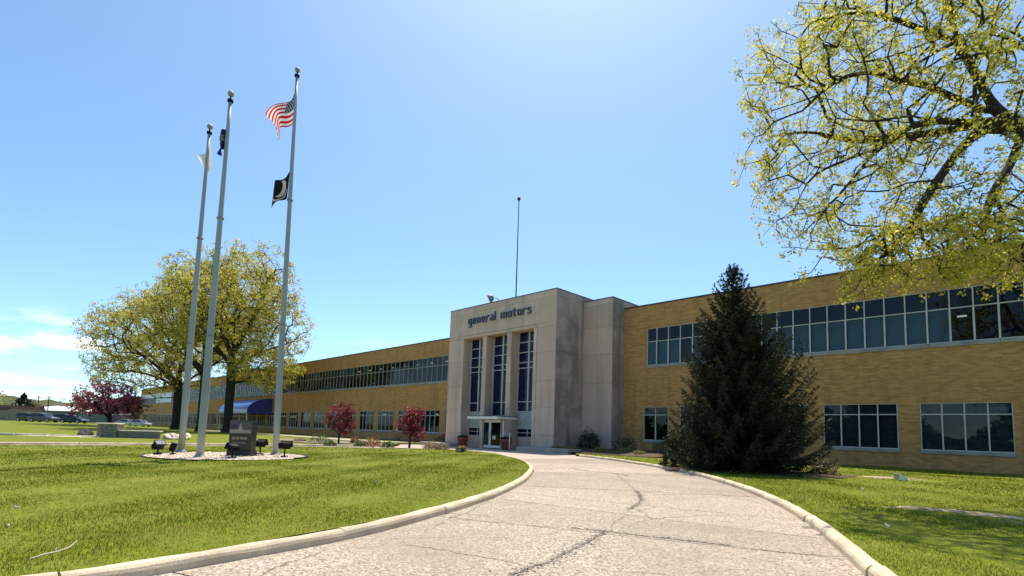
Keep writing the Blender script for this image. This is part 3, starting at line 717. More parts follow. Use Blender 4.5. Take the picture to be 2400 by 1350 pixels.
for x0,x1 in zip(hx[:-1],hx[1:]):
    if x0<-33.8 or x1>-24: 
        panel(x0,x1,YT,YT+0.03,9.22,11.08)
    else:
        panel(x0,x1,YT,YT+0.03,9.22,10.0); panel(x0,x1,YT,YT+0.03,10.0,11.08)
for x0,x1 in zip((XL,-32.3,-29.45,-26.6),(-32.3,-29.45,-26.6,XR)): panel(x0,x1,YT,YT+0.03,11.08,TOP)
for a,b in zip([-0.05,1.15,3.08,5.0,7.1,9.1,11.08],[1.15,3.08,5.0,7.1,9.1,11.08,TOP]):
    for y0,y1 in ((YT+0.035,29.5),(29.5,YS)): panel(XR-0.028,XR,y0,y1,a,b,'stone_side')
    if b==TOP: panel(XR-0.028,XR,YS,35.9,11.2,TOP,'stone_side')
for a,b in zip([-0.05,1.15,3.08,5.0,7.1,9.1,10.75],[1.15,3.08,5.0,7.1,9.1,10.75,11.18]):
    for x0,x1 in ((XR+0.002,-22.1),(-22.1,XS)): panel(x0,x1,YS,YS+0.03,a,b,'stone')
    panel(XS-0.028,XS,YS+0.035,YW+0.6 if a<10.2 else 34.4,a,b,'stone_side')
cp=MB(); cp.box(XL-0.03,XR+0.03,YT-0.03,36.03,TOP,TOP+0.045); bpart(cp,'coping',M['coping'])
cp=MB(); cp.box(XR+0.035,XS+0.03,YS-0.03,35.03,11.185,11.23); cp.box(-38.03,XL-0.035,YS-0.03,35.03,11.185,11.23); bpart(cp,'coping',M['coping'])

# tall stair windows in the three slots
for q,(a,b) in enumerate(SLOT):
    w=sub_empty('window'); mid=(a+b)/2; zb=2.55 if q==1 else 2.86; m=MB(); rows=[3.62,6.2,6.62,7.4,8.18]
    m.box(mid-0.055,mid+0.055,YG-0.07,YG+0.10,zb,8.94); m.box(a+0.005,a+0.065,YG-0.02,YG+0.09,zb,8.94); m.box(b-0.065,b-0.005,YG-0.02,YG+0.09,zb,8.94)
    for z in rows: m.box(a+0.065,mid-0.055,YG-0.015,YG+0.085,z-0.028,z+0.028); m.box(mid+0.055,b-0.065,YG-0.015,YG+0.085,z-0.028,z+0.028)
    m.box(a+0.065,b-0.065,YG-0.012,YG+0.08,zb,zb+0.05)
    m.build('frame',M['frame'],w)
    zz=[zb+0.05]+rows+[8.92]
    for c,d in zip(zz[:-1],zz[1:]):
        for x0,x1 in ((a+0.065,mid-0.055),(mid+0.055,b-0.065)):
            shared_box('pane',x1-x0,0.008,d-c-0.056,M['glass_navy'],w,x0,YG+0.03+0.004*random.random(),c+0.028)
    # thin horizontal bars behind the glass
    m=MB(); z=zb+0.2
    while z<8.9:
        m.box(a+0.07,b-0.07,YG+0.10,YG+0.14,z-0.016,z+0.016); z+=0.385
    m.build('glazing_bar',M['navy_panel'],w)
    m=MB(); m.box(a+0.01,b-0.01,YG+0.16,YG+0.22,0.0,8.94); m.build('backing',M['navy_panel'],w)
    if q!=1:
        m=MB(); m.box(a+0.03,b-0.03,YG-0.0,YG+0.12,1.62,2.855); m.build('infill_panel',M['pale_panel'],w)
        m=MB()
        for z in (2.05,2.46): m.box(a+0.03,b-0.03,YG-0.012,YG-0.001,z-0.015,z+0.015)
        m.build('bead',M['frame_dark'],w)
        window([a+0.05,mid,b-0.05],0.92,1.62,1.28,y=YG-0.05,fw=0.05)
        m=MB(); m.box(a+0.0,b-0.0,YG-0.02,YG+0.2,-0.05,0.915); m.build('base_panel',M['stone'],w)

# canopy, curved vestibule walls and glass doors
can=MB(); can.bbox(-31.0,-27.6,26.45,28.62,2.235,2.43,0.012); bpart(can,'canopy',M['cream'])
m=MB(); m.box(-31.03,-27.57,26.42,28.62,2.434,2.47); bpart(m,'canopy_flashing',M['coping'])
DX=-29.2; YD=27.42
for sd in (-1,1):
    m=MB(); outer=[(DX+sd*0.93,YD),(DX+sd*1.0,YD)]
    for k in range(1,10):
        t=k/9*math.pi/2; outer.append((DX+sd*(1.0+0.62*math.sin(t)),YD+0.62*(1-math.cos(t))))
    outer+=[(DX+sd*1.62,YT+0.02),(DX+sd*0.93,YT+0.02)]
    m.prism(outer if sd>0 else outer[::-1],-0.02,2.233); bpart(m,'vestibule_wall',M['stone_side'])
m=MB(); m.box(-30.13,-28.27,YD+0.02,YT+0.5,2.205,2.232); bpart(m,'door_header',M['stone_side'])
dz0,dz1=0.06,2.10
fr=MB()
for x in (-30.37,-27.99): fr.box(x-0.05,x+0.05,27.44,27.56,0.0,dz1+0.1)
fr.box(-30.32,-28.04,27.445,27.555,dz1+0.005,dz1+0.098); bpart(fr,'door_frame',M['white'])
for k,(a,b) in enumerate(((-30.31,-29.46),(-29.44,-28.05))):
    d=sub_empty('door'); f=MB()
    f.box(a,a+0.10,27.45,27.51,dz0,dz1); f.box(b-0.10,b,27.45,27.51,dz0,dz1); f.box(a+0.10,b-0.10,27.453,27.507,dz1-0.1,dz1); f.box(a+0.10,b-0.10,27.453,27.507,dz0,dz0+0.2); f.build('leaf_frame',M['white'],d)
    MB().box(a+0.10,b-0.10,27.475,27.483,dz0+0.2,dz1-0.1).build('pane',M['glass'],d)
    hx_=b-0.13 if k==0 else a+0.13
    MB().tube([(hx_,27.45,0.95),(hx_,27.39,0.95),(hx_,27.39,1.35),(hx_,27.45,1.35)],0.014,8).build('handle',M['alu'],d)
    if k==1:
        MB().box(a+0.28,a+0.62,27.468,27.473,0.72,0.98).build('notice',M['white'],d)
        n=MB()
        for i,(c,e) in enumerate(((0.33,0.57),(0.36,0.54),(0.34,0.56))): n.box(a+c,a+e,27.465,27.4675,0.915-0.055*i,0.935-0.055*i)
        n.build('notice_print',M['black'],d)
m=MB(); m.box(-30.58,-28.32,28.4,28.46,0.0,2.55); bpart(m,'vestibule_back',M['interior'])

# raised letters over the entrance
def glyph(ch):
    """polygons on a grid: x to the right, baseline 0, x-height 0.48"""
    X=0.49; s=0.078; W=0.33
    V=lambda x,z0,z1:[(x,z0),(x+s,z0),(x+s,z1),(x,z1)]
    if ch=='n': return [[(0,0),(s,0),(s,X-0.02),(0,X)],[(s,X-0.11),(W-s,X-0.06),(W-s*0.6,X-0.03),(s+0.02,X)],[(W-s,0),(W,0.04),(W,X-0.05),(W-s,X-0.06)]],W
    if ch=='m':
        a=glyph('n')[0]; d=W-s-0.02; return a+[[(p[0]+d,p[1]) for p in q] for q in a[1:]],W+d
    if ch=='r': return [[(0,0),(s,0),(s,X-0.02),(0,X)],[(s,X-0.14),(W-0.02,X-0.07),(W-0.04,X+0.02),(s+0.02,X-0.01)]],W-0.05
    if ch=='e': return [[(0,0.06),(s,0.10),(s,X-0.10),(0,X-0.06)],[(0,0.06),(0.06,0),(W-0.06,0),(W,0.05),(W-0.04,0.11),(s,0.10)],[(0,X-0.06),(s,X-0.10),(W-s,X-0.10),(W-0.06,X),(0.06,X)],[(W-s,X-0.10),(W,X-0.06),(W,X*0.5),(W-s,X*0.5-0.04)],[(s,X*0.36),(W-s+0.0,X*0.5-0.04),(W,X*0.5),(s,X*0.36+0.08)]],W
    if ch=='a': return [[(W-s,0),(W,0),(W,X-0.06),(W-s,X-0.10)],[(0.03,X-0.05),(W-s,X-0.10),(W,X-0.06),(W-0.06,X),(0.08,X)],[(0,0.06),(s,0.10),(s,X*0.52),(0,X*0.46)],[(0,0.06),(0.06,0),(W-s,0.04),(W-s,0.12),(s,0.10)],[(s,X*0.42),(W-s,X*0.5),(W-s,X*0.64),(s,X*0.54)]],W
    if ch=='l': return [[(0,0),(s+0.03,0),(s,0.08),(s,0.70),(0,0.66)]],s+0.04
    if ch=='o': return [[(0,0.06),(s,0.10),(s,X-0.10),(0,X-0.06)],[(W-s,0.10),(W,0.06),(W,X-0.06),(W-s,X-0.10)],[(0,0.06),(0.06,0),(W-0.06,0),(W,0.06),(W-s,0.10),(s,0.10)],[(s,X-0.10),(W-s,X-0.10),(W,X-0.06),(W-0.06,X),(0.06,X),(0,X-0.06)]],W
    if ch=='t': return [[(0.05,0.04),(0.05+s,0.09),(0.05+s,0.66),(0.05,0.60)],[(0.05,0.04),(0.10,0),(W-0.06,0.02),(W-0.08,0.10),(0.05+s,0.09)],[(-0.02,X-0.09),(0.05,X-0.09),(0.05,X),(-0.02,X-0.01)],[(0.05+s,X-0.09),(W-0.06,X-0.09),(W-0.08,X),(0.05+s,X)]],W-0.06
    if ch=='s': return [[(0,0.03),(0.05,0),(W-0.06,0),(W,0.06),(W-s,0.11),(0.0,0.10)],[(W-s,0.11),(W,0.06),(W,X*0.5),(W-s,X*0.5-0.03)],[(0,X*0.56),(W-s,X*0.42),(W,X*0.5),(s,X*0.66)],[(0,X*0.56),(s,X*0.66),(s,X-0.10),(0,X-0.06)],[(s,X-0.10),(W,X-0.10),(W-0.04,X),(0.06,X),(0,X-0.06)]],W
    if ch=='g': return glyph('o')[0][:1]+glyph('o')[0][2:]+[[(W-s,-0.16),(W,-0.20),(W,X),(W-s,X-0.02)],[(0.02,-0.24),(W-0.06,-0.26),(W,-0.20),(W-s,-0.16),(0.0,-0.15)]],W
    return [],0.22
sign=sub_empty('lettering'); x=-32.88; text='general motors'
for ch in text:
    polys,w=glyph(ch)
    if polys:
        m=MB()
        for i,p in enumerate(polys):
            n=len(p); y0=YT-0.11-0.0008*i; y1=YT-0.004
            vs=[(x+a*1.16,y0,10.10+z) for a,z in p]+[(x+a*1.16,y1,10.10+z) for a,z in p]
            fs=[tuple(range(n)),tuple(range(2*n-1,n-1,-1))]+[(k,n+k,n+(k+1)%n,(k+1)%n) for k in range(n)]
            m.add(vs,fs)
        m.build('letter',M['letter'],sign)
    x+=w*1.16+0.155

# barrel awning over the far entrance
aw=empty('awning',(-92.7,32.4,3.0)); tag(aw,'blue barrel awning over the far side entrance of the brick wing','awning')
ax0,ax1=-99.5+92.7,-86.0+92.7; m=MB(); N=14; prof=[(-3.75,0.0),(-3.75,0.42)]+[(-3.75+3.70*(1-math.cos(k/N*math.pi/2)) ,0.42+2.05*math.sin(k/N*math.pi/2)) for k in range(1,N+1)]
n=len(prof); vs=[(ax0,a,b) for a,b in prof]+[(ax1,a,b) for a,b in prof]+[(ax0,a+0.03,b-0.03) for a,b in prof]+[(ax1,a+0.03,b-0.03) for a,b in prof]
m.add(vs,[(i,n+i,n+i+1,i+1) for i in range(n-1)]+[(2*n+i,2*n+i+1,3*n+i+1,3*n+i) for i in range(n-1)])
m.build('barrel_cover',M['awning'],aw,True)
for xx,s in ((ax0,-1),(ax1,1)):
    m=MB(); vs=[(xx+s*0.001,a,b) for a,b in prof]+[(xx+s*0.001,-0.05,0.0)]+[(xx+s*0.03,a,b) for a,b in prof]+[(xx+s*0.03,-0.05,0.0)]; k=len(prof)+1
    f=[tuple(range(k)),tuple(range(2*k-1,k-1,-1))]+[(i,k+i,k+(i+1)%k,(i+1)%k) for i in range(k)]
    m.add(vs,f if s<0 else [q[::-1] for q in f]); m.build('end_panel',M['awning'],aw)
for xx in (ax0+0.2,(ax0+ax1)/2,ax1-0.2): MB().box(xx-0.05,xx+0.05,-3.7,-3.6,-2.95,0.05).build('post',M['white'],aw)

# roof mast and floodlight on the tower
r_=empty('roof_mast',(-29.2,29.6,TOP)); tag(r_,'thin bare flag mast with ball on the tower roof','mast')
MB().lathe([(0.07,0),(0.06,0.3),(0.055,0.32),(0.035,8.6),(0.03,8.75)],10).build('pole',M['coping'],r_,True)
MB().lathe([(0.06,8.75),(0.065,8.79),(0.03,8.83)],10).build('truck',M['coping'],r_,True)
MB().lathe([(0.02,8.83),(0.10,8.86),(0.145,8.95),(0.145,9.03),(0.10,9.11),(0.02,9.15)],14).build('ball',M['coping'],r_,True)
fl=empty('roof_floodlight',(-30.0,28.3,TOP+0.045)); tag(fl,'grey hooded floodlight peeping over the tower parapet','floodlight')
MB().tube([(0.15,0,0),(0.15,0,0.25),(0.0,-0.1,0.38),(-0.15,-0.2,0.42)],0.03,8).build('arm',M['alu_dull'],fl)
m=MB(); m.lathe([(0.10,-0.22),(0.20,-0.18),(0.30,0.0),(0.33,0.22),(0.30,0.23),(0.0,0.20)],16); hd=m.build('hood',M['alu_dull'],fl,True); hd.location=(-0.42,-0.32,0.42); hd.rotation_euler=(math.radians(35),math.radians(-125),0)

# ------------------------------------------------------------------ trees
def tubes_np(p0,p1,r0,r1,n):
    d=p1-p0; L=np.linalg.norm(d,axis=1)[:,None]+1e-9; d=d/L
    ref=np.where(np.abs(d[:,2:3])<0.9,np.array([[0,0,1.0]]),np.array([[1.0,0,0]]))
    a=np.cross(d,ref); a/=np.linalg.norm(a,axis=1)[:,None]; b=np.cross(d,a)
    th=2*np.pi*np.arange(n)/n; ring=np.cos(th)[None,:,None]*a[:,None,:]+np.sin(th)[None,:,None]*b[:,None,:]
    A=p0[:,None,:]+ring*r0[:,None,None]; B=p1[:,None,:]+ring*r1[:,None,None]
    E=len(p0); V=np.concatenate([A,B],1).reshape(-1,3); base=(np.arange(E)*2*n)[:,None]; k=np.arange(n); k2=(k+1)%n
    F=np.stack([base+k,base+n+k,base+n+k2,base+k2],2).reshape(-1,4); return V,F
def skeleton(polys,step=0.4):
    """polylines as (points); later ones start on earlier ones -> nodes + parents"""
    pos=[];par=[]
    for pl in polys:
        P=resample(pl,step); start=-1
        if pos:
            q=np.array(pos); start=int(np.argmin(((q-P[0])**2).sum(1)))
        for k,p in enumerate(P):
            if k==0 and start>=0: last=start; continue
            pos.append(p); par.append(last if (k>0 or start>=0) else -1); last=len(pos)-1
    return pos,par
def grow(pos,par,tips,r,step=0.35,pen=0.25,wob=0.10,lift=0.0):
    n0=len(pos); cap=n0+len(tips)*40; P=np.zeros((cap,3)); P[:n0]=pos; par=list(par); path=np.zeros(cap)
    for i in range(n0): path[i]=0 if par[i]<0 else path[par[i]]+np.linalg.norm(P[i]-P[par[i]])
    n=n0; d0=np.array([((P[:n0]-t)**2).sum(1).min() for t in tips]); order=np.argsort(d0); ends=[]
    for ti in order:
        t=tips[ti]; dd=np.sqrt(((P[:n]-t)**2).sum(1)); j=int(np.argmin(dd+pen*path[:n])); L=dd[j]; m=max(1,int(L/step)); last=j; a=P[j].copy()
        # leave the parent along its own direction, then bend to the tip
        pd=P[j]-P[par[j]] if par[j]>=0 else np.array([0,0,1.0]); pd=pd/(np.linalg.norm(pd)+1e-9)
        c=a+pd*L*0.35+np.array([0,0,lift*L])
        for k in range(1,m+1):
            s=k/m; q=(1-s)**2*a+2*s*(1-s)*c+s*s*t
            if k<m: q=q+r.normal(0,wob*step,3)
            if n>=cap: break
            P[n]=q; par.append(last); path[n]=path[last]+np.linalg.norm(q-P[last]); last=n; n+=1
        ends.append(last)
    return P[:n],np.array(par[:n]),np.array(ends)
def wood(P,par,ends,rtip,expo,rmax=None,root_r=None):
    n=len(P); w=np.zeros(n); w[ends]+=1
    for i in range(n-1,0,-1):
        if par[i]>=0: w[par[i]]+=w[i]
    w=np.maximum(w,0.6); rad=rtip*w**expo
    if rmax: rad=np.minimum(rad,rmax)
    return rad
def branch_mesh(name,P,par,rad,mat,parent,flare=None):
    idx=np.where(par>=0)[0]; p1=P[idx]; p0=P[par[idx]]; r1=rad[idx]; r0=np.minimum(rad[par[idx]],r1*1.45)
    Vs=[];Fs=[];off=0
    for lo,hi,n in ((0,0.012,3),(0.012,0.05,4),(0.05,0.12,7),(0.12,9,12)):
        s=(r1>=lo)&(r1<hi)
        if not s.any(): continue
        V,F=tubes_np(p0[s],p1[s],r0[s],r1[s],n); Vs.append(V); Fs.append(F+off); off+=len(V)
    return npmesh(name,np.concatenate(Vs),np.concatenate(Fs),mat,parent,None,True)
def leaf_mesh(name,C,size,mat,parent,r,tone,droop=0.3,aspect=0.75):
    """C centres (n,3), kite-shaped leaves folded along the midrib"""
    n=len(C); a=r.normal(size=(n,3)); a[:,2]-=droop; a/=np.linalg.norm(a,axis=1)[:,None]
    b=np.cross(a,r.normal(size=(n,3))); b/=np.linalg.norm(b,axis=1)[:,None]; c=np.cross(a,b)
    s=(size*r.uniform(0.6,1.3,n))[:,None]
    p0=C-a*s*0.5; p1=C+a*s*0.5; l=C+b*s*0.5*aspect-a*s*0.08+c*s*0.12; q=C-b*s*0.5*aspect-a*s*0.08+c*s*0.12
    V=np.stack([p0,l,p1,q],1).reshape(-1,3); i=np.arange(n)*4
    F=np.concatenate([np.stack([i,i+1,i+2],1),np.stack([i,i+2,i+3],1)]); return npmesh(name,V,F,mat,parent,np.concatenate([tone,tone]))
def crown_points(n,c,rad,r,shell=0.55,low=-1.0,lump=0.18,seed=0):
    out=[]; ph=np.random.default_rng(seed).uniform(0,6.28,9); c=np.array(c,float); rad=np.array(rad,float)
    while len(out)<n:
        v=r.normal(size=3); v/=np.linalg.norm(v)
        if v[2]<low: continue
        q=r.random()**(1/3.0); q=shell+(1-shell)*q if r.random()<0.75 else q
        az=math.atan2(v[1],v[0]); k=1+lump*(math.sin(3*az+ph[0])*math.cos(4*v[2]+ph[1])+0.6*math.sin(5*az+ph[2]+3*v[2])+0.5*math.sin(7*v[2]+ph[3]+2*az))
        out.append(c+v*rad*q*k)
    return np.array(out)
def leaf_cloud(P,par,ends,r,per,spread,along=0.5):
    """leaf centres scattered round the last twigs"""
    t=P[ends]; a=P[par[ends]]; n=len(ends); u=r.random((n,per,1))
    base=t[:,None,:]*(1-u*along)+a[:,None,:]*u*along
    # leaves sit in small bunches along each twig
    nb=max(1,per//8); bi=r.integers(0,nb,(n,per)); off=r.normal(0,spread,(n,nb,3)); bt=r.normal(0,0.12,(n,nb)); ii=np.arange(n)[:,None]
    uu=r.random((n,nb,1)); cb=t[:,None,:]*(1-uu*along)+a[:,None,:]*uu*along+off
    C=cb[ii,bi]+r.normal(0,spread*0.42,(n,per,3)); tone=np.clip(r.normal(0,0.13,(n,per))+bt[ii,bi]+r.normal(0.5,0.15,(n,1)),0,1)
    return C.reshape(-1,3),tone.reshape(-1)
def local(V,root): return V-np.array(root)

def tree(name,label,base,trunk,limbs,crowns,ntips,per,spread,size,mat_leaf,mat_bark,rtip,expo,seed,step=0.5,pen=0.25,cat='tree',group=None,flare=1.5,droop=0.3,rmax=None,lift=0.0,extra_tips=None,keep=None,wob=0.10):
    r=np.random.default_rng(seed); root=empty(name,tuple(base)); tag(root,label,cat,group)
    pos,par=skeleton([trunk]+limbs,step); ntrunk=len(resample(trunk,step))
    tips=[]
    for (c,rad,share,low) in crowns: tips.append(crown_points(int(ntips*share),c,rad,r,low=low,seed=seed+len(tips)))
    if extra_tips is not None: tips.append(extra_tips)
    tips=np.concatenate(tips)
    if keep is not None: tips=tips[keep(tips)]
    P,par,ends=grow(pos,par,tips,r,step,pen,wob,lift); rad=wood(P,par,ends,rtip,expo,rmax)
    Q=P-np.array(base)
    # root flare
    z=Q[:,2]; rad=np.where(np.arange(len(rad))<ntrunk,rad*(1+(flare-1)*np.clip(1-z/1.2,0,1)**2),rad)
    n_tr=ntrunk; sel=np.arange(len(Q))
    par_t=par.copy(); par_t[ntrunk:]=-1; branch_mesh('trunk',Q,par_t,rad,mat_bark,root)
    par_b=par.copy(); par_b[:ntrunk]=-1; branch_mesh('branches',Q,par_b,rad,mat_bark,root)
    C,tone=leaf_cloud(Q,par,ends,r,per,spread); leaf_mesh('crown',C,size,mat_leaf,root,r,tone,droop); return root

# big maple on the near right: limbs reach in over the lawn
LIMBS=[[(0.81,17.51,8.62),(0.24,16.5,8.74),(-0.45,15.28,8.54),(-1.03,14.17,8.32),(-1.52,13.18,7.91),(-1.82,12.66,7.42),(-2.35,11.9,7.01),(-2.87,11.17,6.47),(-3.18,10.85,5.57)],
[(0.81,17.51,8.62),(0.25,16.77,8.92),(-0.18,16.58,9.33),(-0.52,16.4,10.3),(-0.78,16.16,11.2),(-1.01,15.93,12.32),(-1.16,15.77,13.47)],
[(0.81,17.51,8.62),(1.02,17.68,10.02),(0.34,16.86,11.1),(-0.16,16.06,11.24),(-0.56,15.35,11.46),(-1.02,14.56,11.86)],
[(1.02,17.68,10.02),(0.27,17.33,11.27),(-0.41,16.89,11.68),(-1.19,16.27,11.58),(-1.9,15.61,11.19),(-2.59,14.84,10.82),(-3.31,14.19,10.36)],
[(-0.78,16.16,11.2),(-1.24,14.89,10.96),(-1.86,13.58,10.88),(-2.28,12.76,10.71),(-2.94,11.74,10.23),(-3.42,11.04,9.79)],
[(-0.32,15.55,8.51),(-0.66,14.72,7.97),(-0.99,14.07,7.23),(-1.38,13.39,6.26),(-1.51,13.17,5.86),(-1.88,12.61,5.15),(-2.12,12.29,4.67)],
[(-0.25,16.51,9.3),(-0.87,15.32,9.36),(-1.32,14.44,9.43),(-1.69,13.67,9.31),(-2.12,12.96,9.33),(-2.61,12.23,8.98),(-3.1,11.57,8.2)],
[(0.24,16.51,8.72),(-0.01,15.56,7.59),(-0.3,14.96,6.77),(-0.44,14.6,6.21),(-0.53,14.46,5.63)],
[(-1.52,13.18,7.91),(-1.98,12.26,7.13),(-2.33,11.72,6.41),(-2.69,11.3,5.76),(-2.86,11.05,5.33)],
[(-0.45,15.28,8.54),(-1.21,15.36,8.68),(-2.0,15.13,8.78),(-2.79,14.63,8.76),(-3.59,14.08,9.06),(-4.32,13.51,8.98)],
[(0.81,17.51,8.62),(2.2,17.0,9.6),(3.8,16.4,10.2),(5.6,16.0,10.0)],[(0.9,17.6,9.2),(1.8,19.0,10.6),(2.6,20.6,11.6),(3.0,22.0,12.0)],
[(1.02,17.68,10.02),(1.2,17.8,12.0),(1.3,17.7,14.0),(1.2,17.5,15.6)],[(0.85,17.5,8.8),(1.6,15.8,9.4),(2.6,14.2,9.6),(3.6,12.8,9.2)]]
def big_maple():
    r=np.random.default_rng(21)
    def keep(t):
        return t[:,2]>4.15
    return tree('maple_tree','large spring maple hanging over the corner of the lawn from the right',(1.25,17.9,0.1),
        [(1.25,17.9,0.1),(1.2,17.85,2.5),(1.0,17.7,5.5),(0.81,17.51,8.62)],LIMBS,
        [((0.6,16.4,10.4),(5.0,4.8,4.8),0.52,-0.65),((-2.1,13.0,8.4),(2.7,2.6,3.9),0.40,-1.0),((-1.35,12.7,5.0),(1.3,1.2,0.6),0.09,-1.0),((-0.1,14.6,5.4),(1.0,1.0,0.8),0.07,-1.0)],
        2500,30,0.115,0.060,M['leaf_big'],M['bark'],0.0056,0.485,21,0.28,0.22,flare=1.6,droop=0.5,rmax=0.30,keep=keep,wob=0.09)
big_maple()

# three maples beyond the flagpoles
def far_maples():
    tree('maple_tree','broad yellow-green maple nearest the parked cars, trunk leaning behind the far flagpole',(-99.5,22.4,0.1),[(-99.5,22.4,0.1),(-99.4,22.3,3.5),(-99.2,22.2,7.5),(-99.0,22.0,13)],
        [[(-99.3,22.2,6.8),(-102.5,19.8,8.6),(-106.5,16.5,9.6),(-110,13.5,9.2)],[(-99.2,22.2,7.5),(-103,20,11),(-107,17,14.5)],[(-99.2,22.2,7.2),(-96,25,10),(-93,28,13)],[(-99.2,22.2,8.4),(-101,20,14),(-102.5,18,19)],[(-99.3,22.2,7),(-97,18.5,10),(-95,15,12)],[(-99,22,9),(-97.5,23.5,15),(-97,24,20)]],
        [((-100.5,20.8,14.7),(10.6,10.6,8.4),0.80,-0.55),((-103,18.6,9.2),(9.6,8.8,3.2),0.20,-1)],2100,26,0.42,0.23,M['leaf_mid'],M['bark'],0.019,0.46,31,0.9,0.22,group='maples beyond the flagpoles',flare=1.7,rmax=0.62,wob=0.12)
    tree('maple_tree','tall maple with two pale low twigs, behind the dark monument',(-75.5,22.9,0.1),[(-75.5,22.9,0.1),(-75.3,22.8,4),(-75.2,22.7,9.5),(-75.0,22.6,15)],
        [[(-75.2,22.7,9.6),(-78,20,12),(-81,17.5,15.5)],[(-75.2,22.7,9),(-72,25.5,11),(-69.5,28.3,12.5)],[(-75.2,22.7,10.5),(-73.5,24.5,16),(-72.5,25.5,21)],[(-75.1,22.7,10),(-77,20.5,17),(-77.5,20,22)],[(-75.2,22.7,8.5),(-72.8,20.5,10.5),(-71,18.5,12)],[(-75.2,22.7,8.0),(-73,25,8.6),(-70.5,27.5,8.2)]],
        [((-75.0,22.8,16.2),(8.7,7.8,8.6),0.82,-0.62),((-72.0,25.6,8.8),(5.0,4.2,2.6),0.18,-1)],2000,26,0.36,0.21,M['leaf_mid'],M['bark'],0.017,0.46,32,0.8,0.22,group='maples beyond the flagpoles',flare=1.7,rmax=0.55,wob=0.12)
    tree('maple_tree','slim-trunked maple between the two larger maples',(-82,21.3,0.1),[(-82,21.3,0.1),(-82,21.3,5),(-81.8,21.2,10),(-81.7,21.1,16)],
        [[(-81.9,21.2,8.5),(-84.5,19,12),(-86.5,17.5,16)],[(-81.9,21.2,9.5),(-80,23,14),(-79,24,18)],[(-81.8,21.2,10),(-82.5,20.5,17),(-83,20,22)],[(-82,21.3,7.5),(-79.8,19.5,9),(-78,18,9.6)]],
        [((-82,21.2,15.8),(7.5,7.5,8.2),1.0,-0.7)],1300,26,0.36,0.21,M['leaf_mid'],M['bark'],0.017,0.46,33,0.8,0.22,group='maples beyond the flagpoles',flare=1.6,rmax=0.42,wob=0.12)
far_maples()
tree('crabapple_tree','spreading purple-red crabapple behind the low stone wall',(-75.2,10.3,0.1),[(-75.2,10.3,0.1),(-75.2,10.3,1.2),(-75.3,10.2,2.2)],
    [[(-75.3,10.2,1.7),(-77.2,8.4,2.9),(-78.6,7.0,3.2)],[(-75.3,10.2,2.0),(-73.6,11.8,3.1),(-72.4,13.0,3.3)],[(-75.3,10.2,2.1),(-75.6,9.6,3.8),(-75.7,9.4,5.0)],[(-75.3,10.2,1.6),(-74,9,2.6)],[(-75.3,10.2,1.8),(-76.6,11.6,3.2)]],
    [((-75.3,10.1,3.55),(3.0,3.2,2.0),0.75,-0.7),((-75.4,9.9,2.7),(3.9,4.1,1.2),0.25,-0.8)],700,22,0.14,0.14,M['leaf_crab'],M['bark'],0.013,0.45,41,0.35,0.25,flare=1.4,rmax=0.2)
def small_red(label,base,h,seed,w):
    x,y,z=base
    tree('red_maple',label,base,[(x,y,z),(x+0.03,y,z+0.5),(x,y+0.02,z+0.95)],[[(x,y,z+0.6),(x-0.3,y-0.25,z+1.1),(x-0.4,y-0.35,z+h*0.7)],[(x,y,z+0.7),(x+0.3,y+0.3,z+1.2),(x+0.35,y+0.4,z+h*0.75)],[(x,y,z+0.9),(x,y,z+h*0.85)]],
        [((x-0.12*w,y-0.1*w,z+h*0.60),(w*0.85,w*0.85,h*0.30),0.45,-1),((x+0.1*w,y+0.25*w,z+h*0.80),(w*0.6,w*0.7,h*0.19),0.3,-1),((x+0.35*w,y+0.35*w,z+h*0.40),(w*0.6,w*0.6,h*0.2),0.25,-1)],150,34,0.10,0.085,M['leaf_red'],M['bark'],0.007,0.45,seed,0.16,0.25,flare=1.3,rmax=0.06,group='small red maples by the drive')
small_red('crimson maple sapling farther from the tower, between brick wing and drive',(-34.9,17.9,0.12),2.95,51,0.98)
small_red('crimson maple sapling nearer the tower, at the lawn edge',(-27.9,19.1,0.1),2.55,52,0.86)

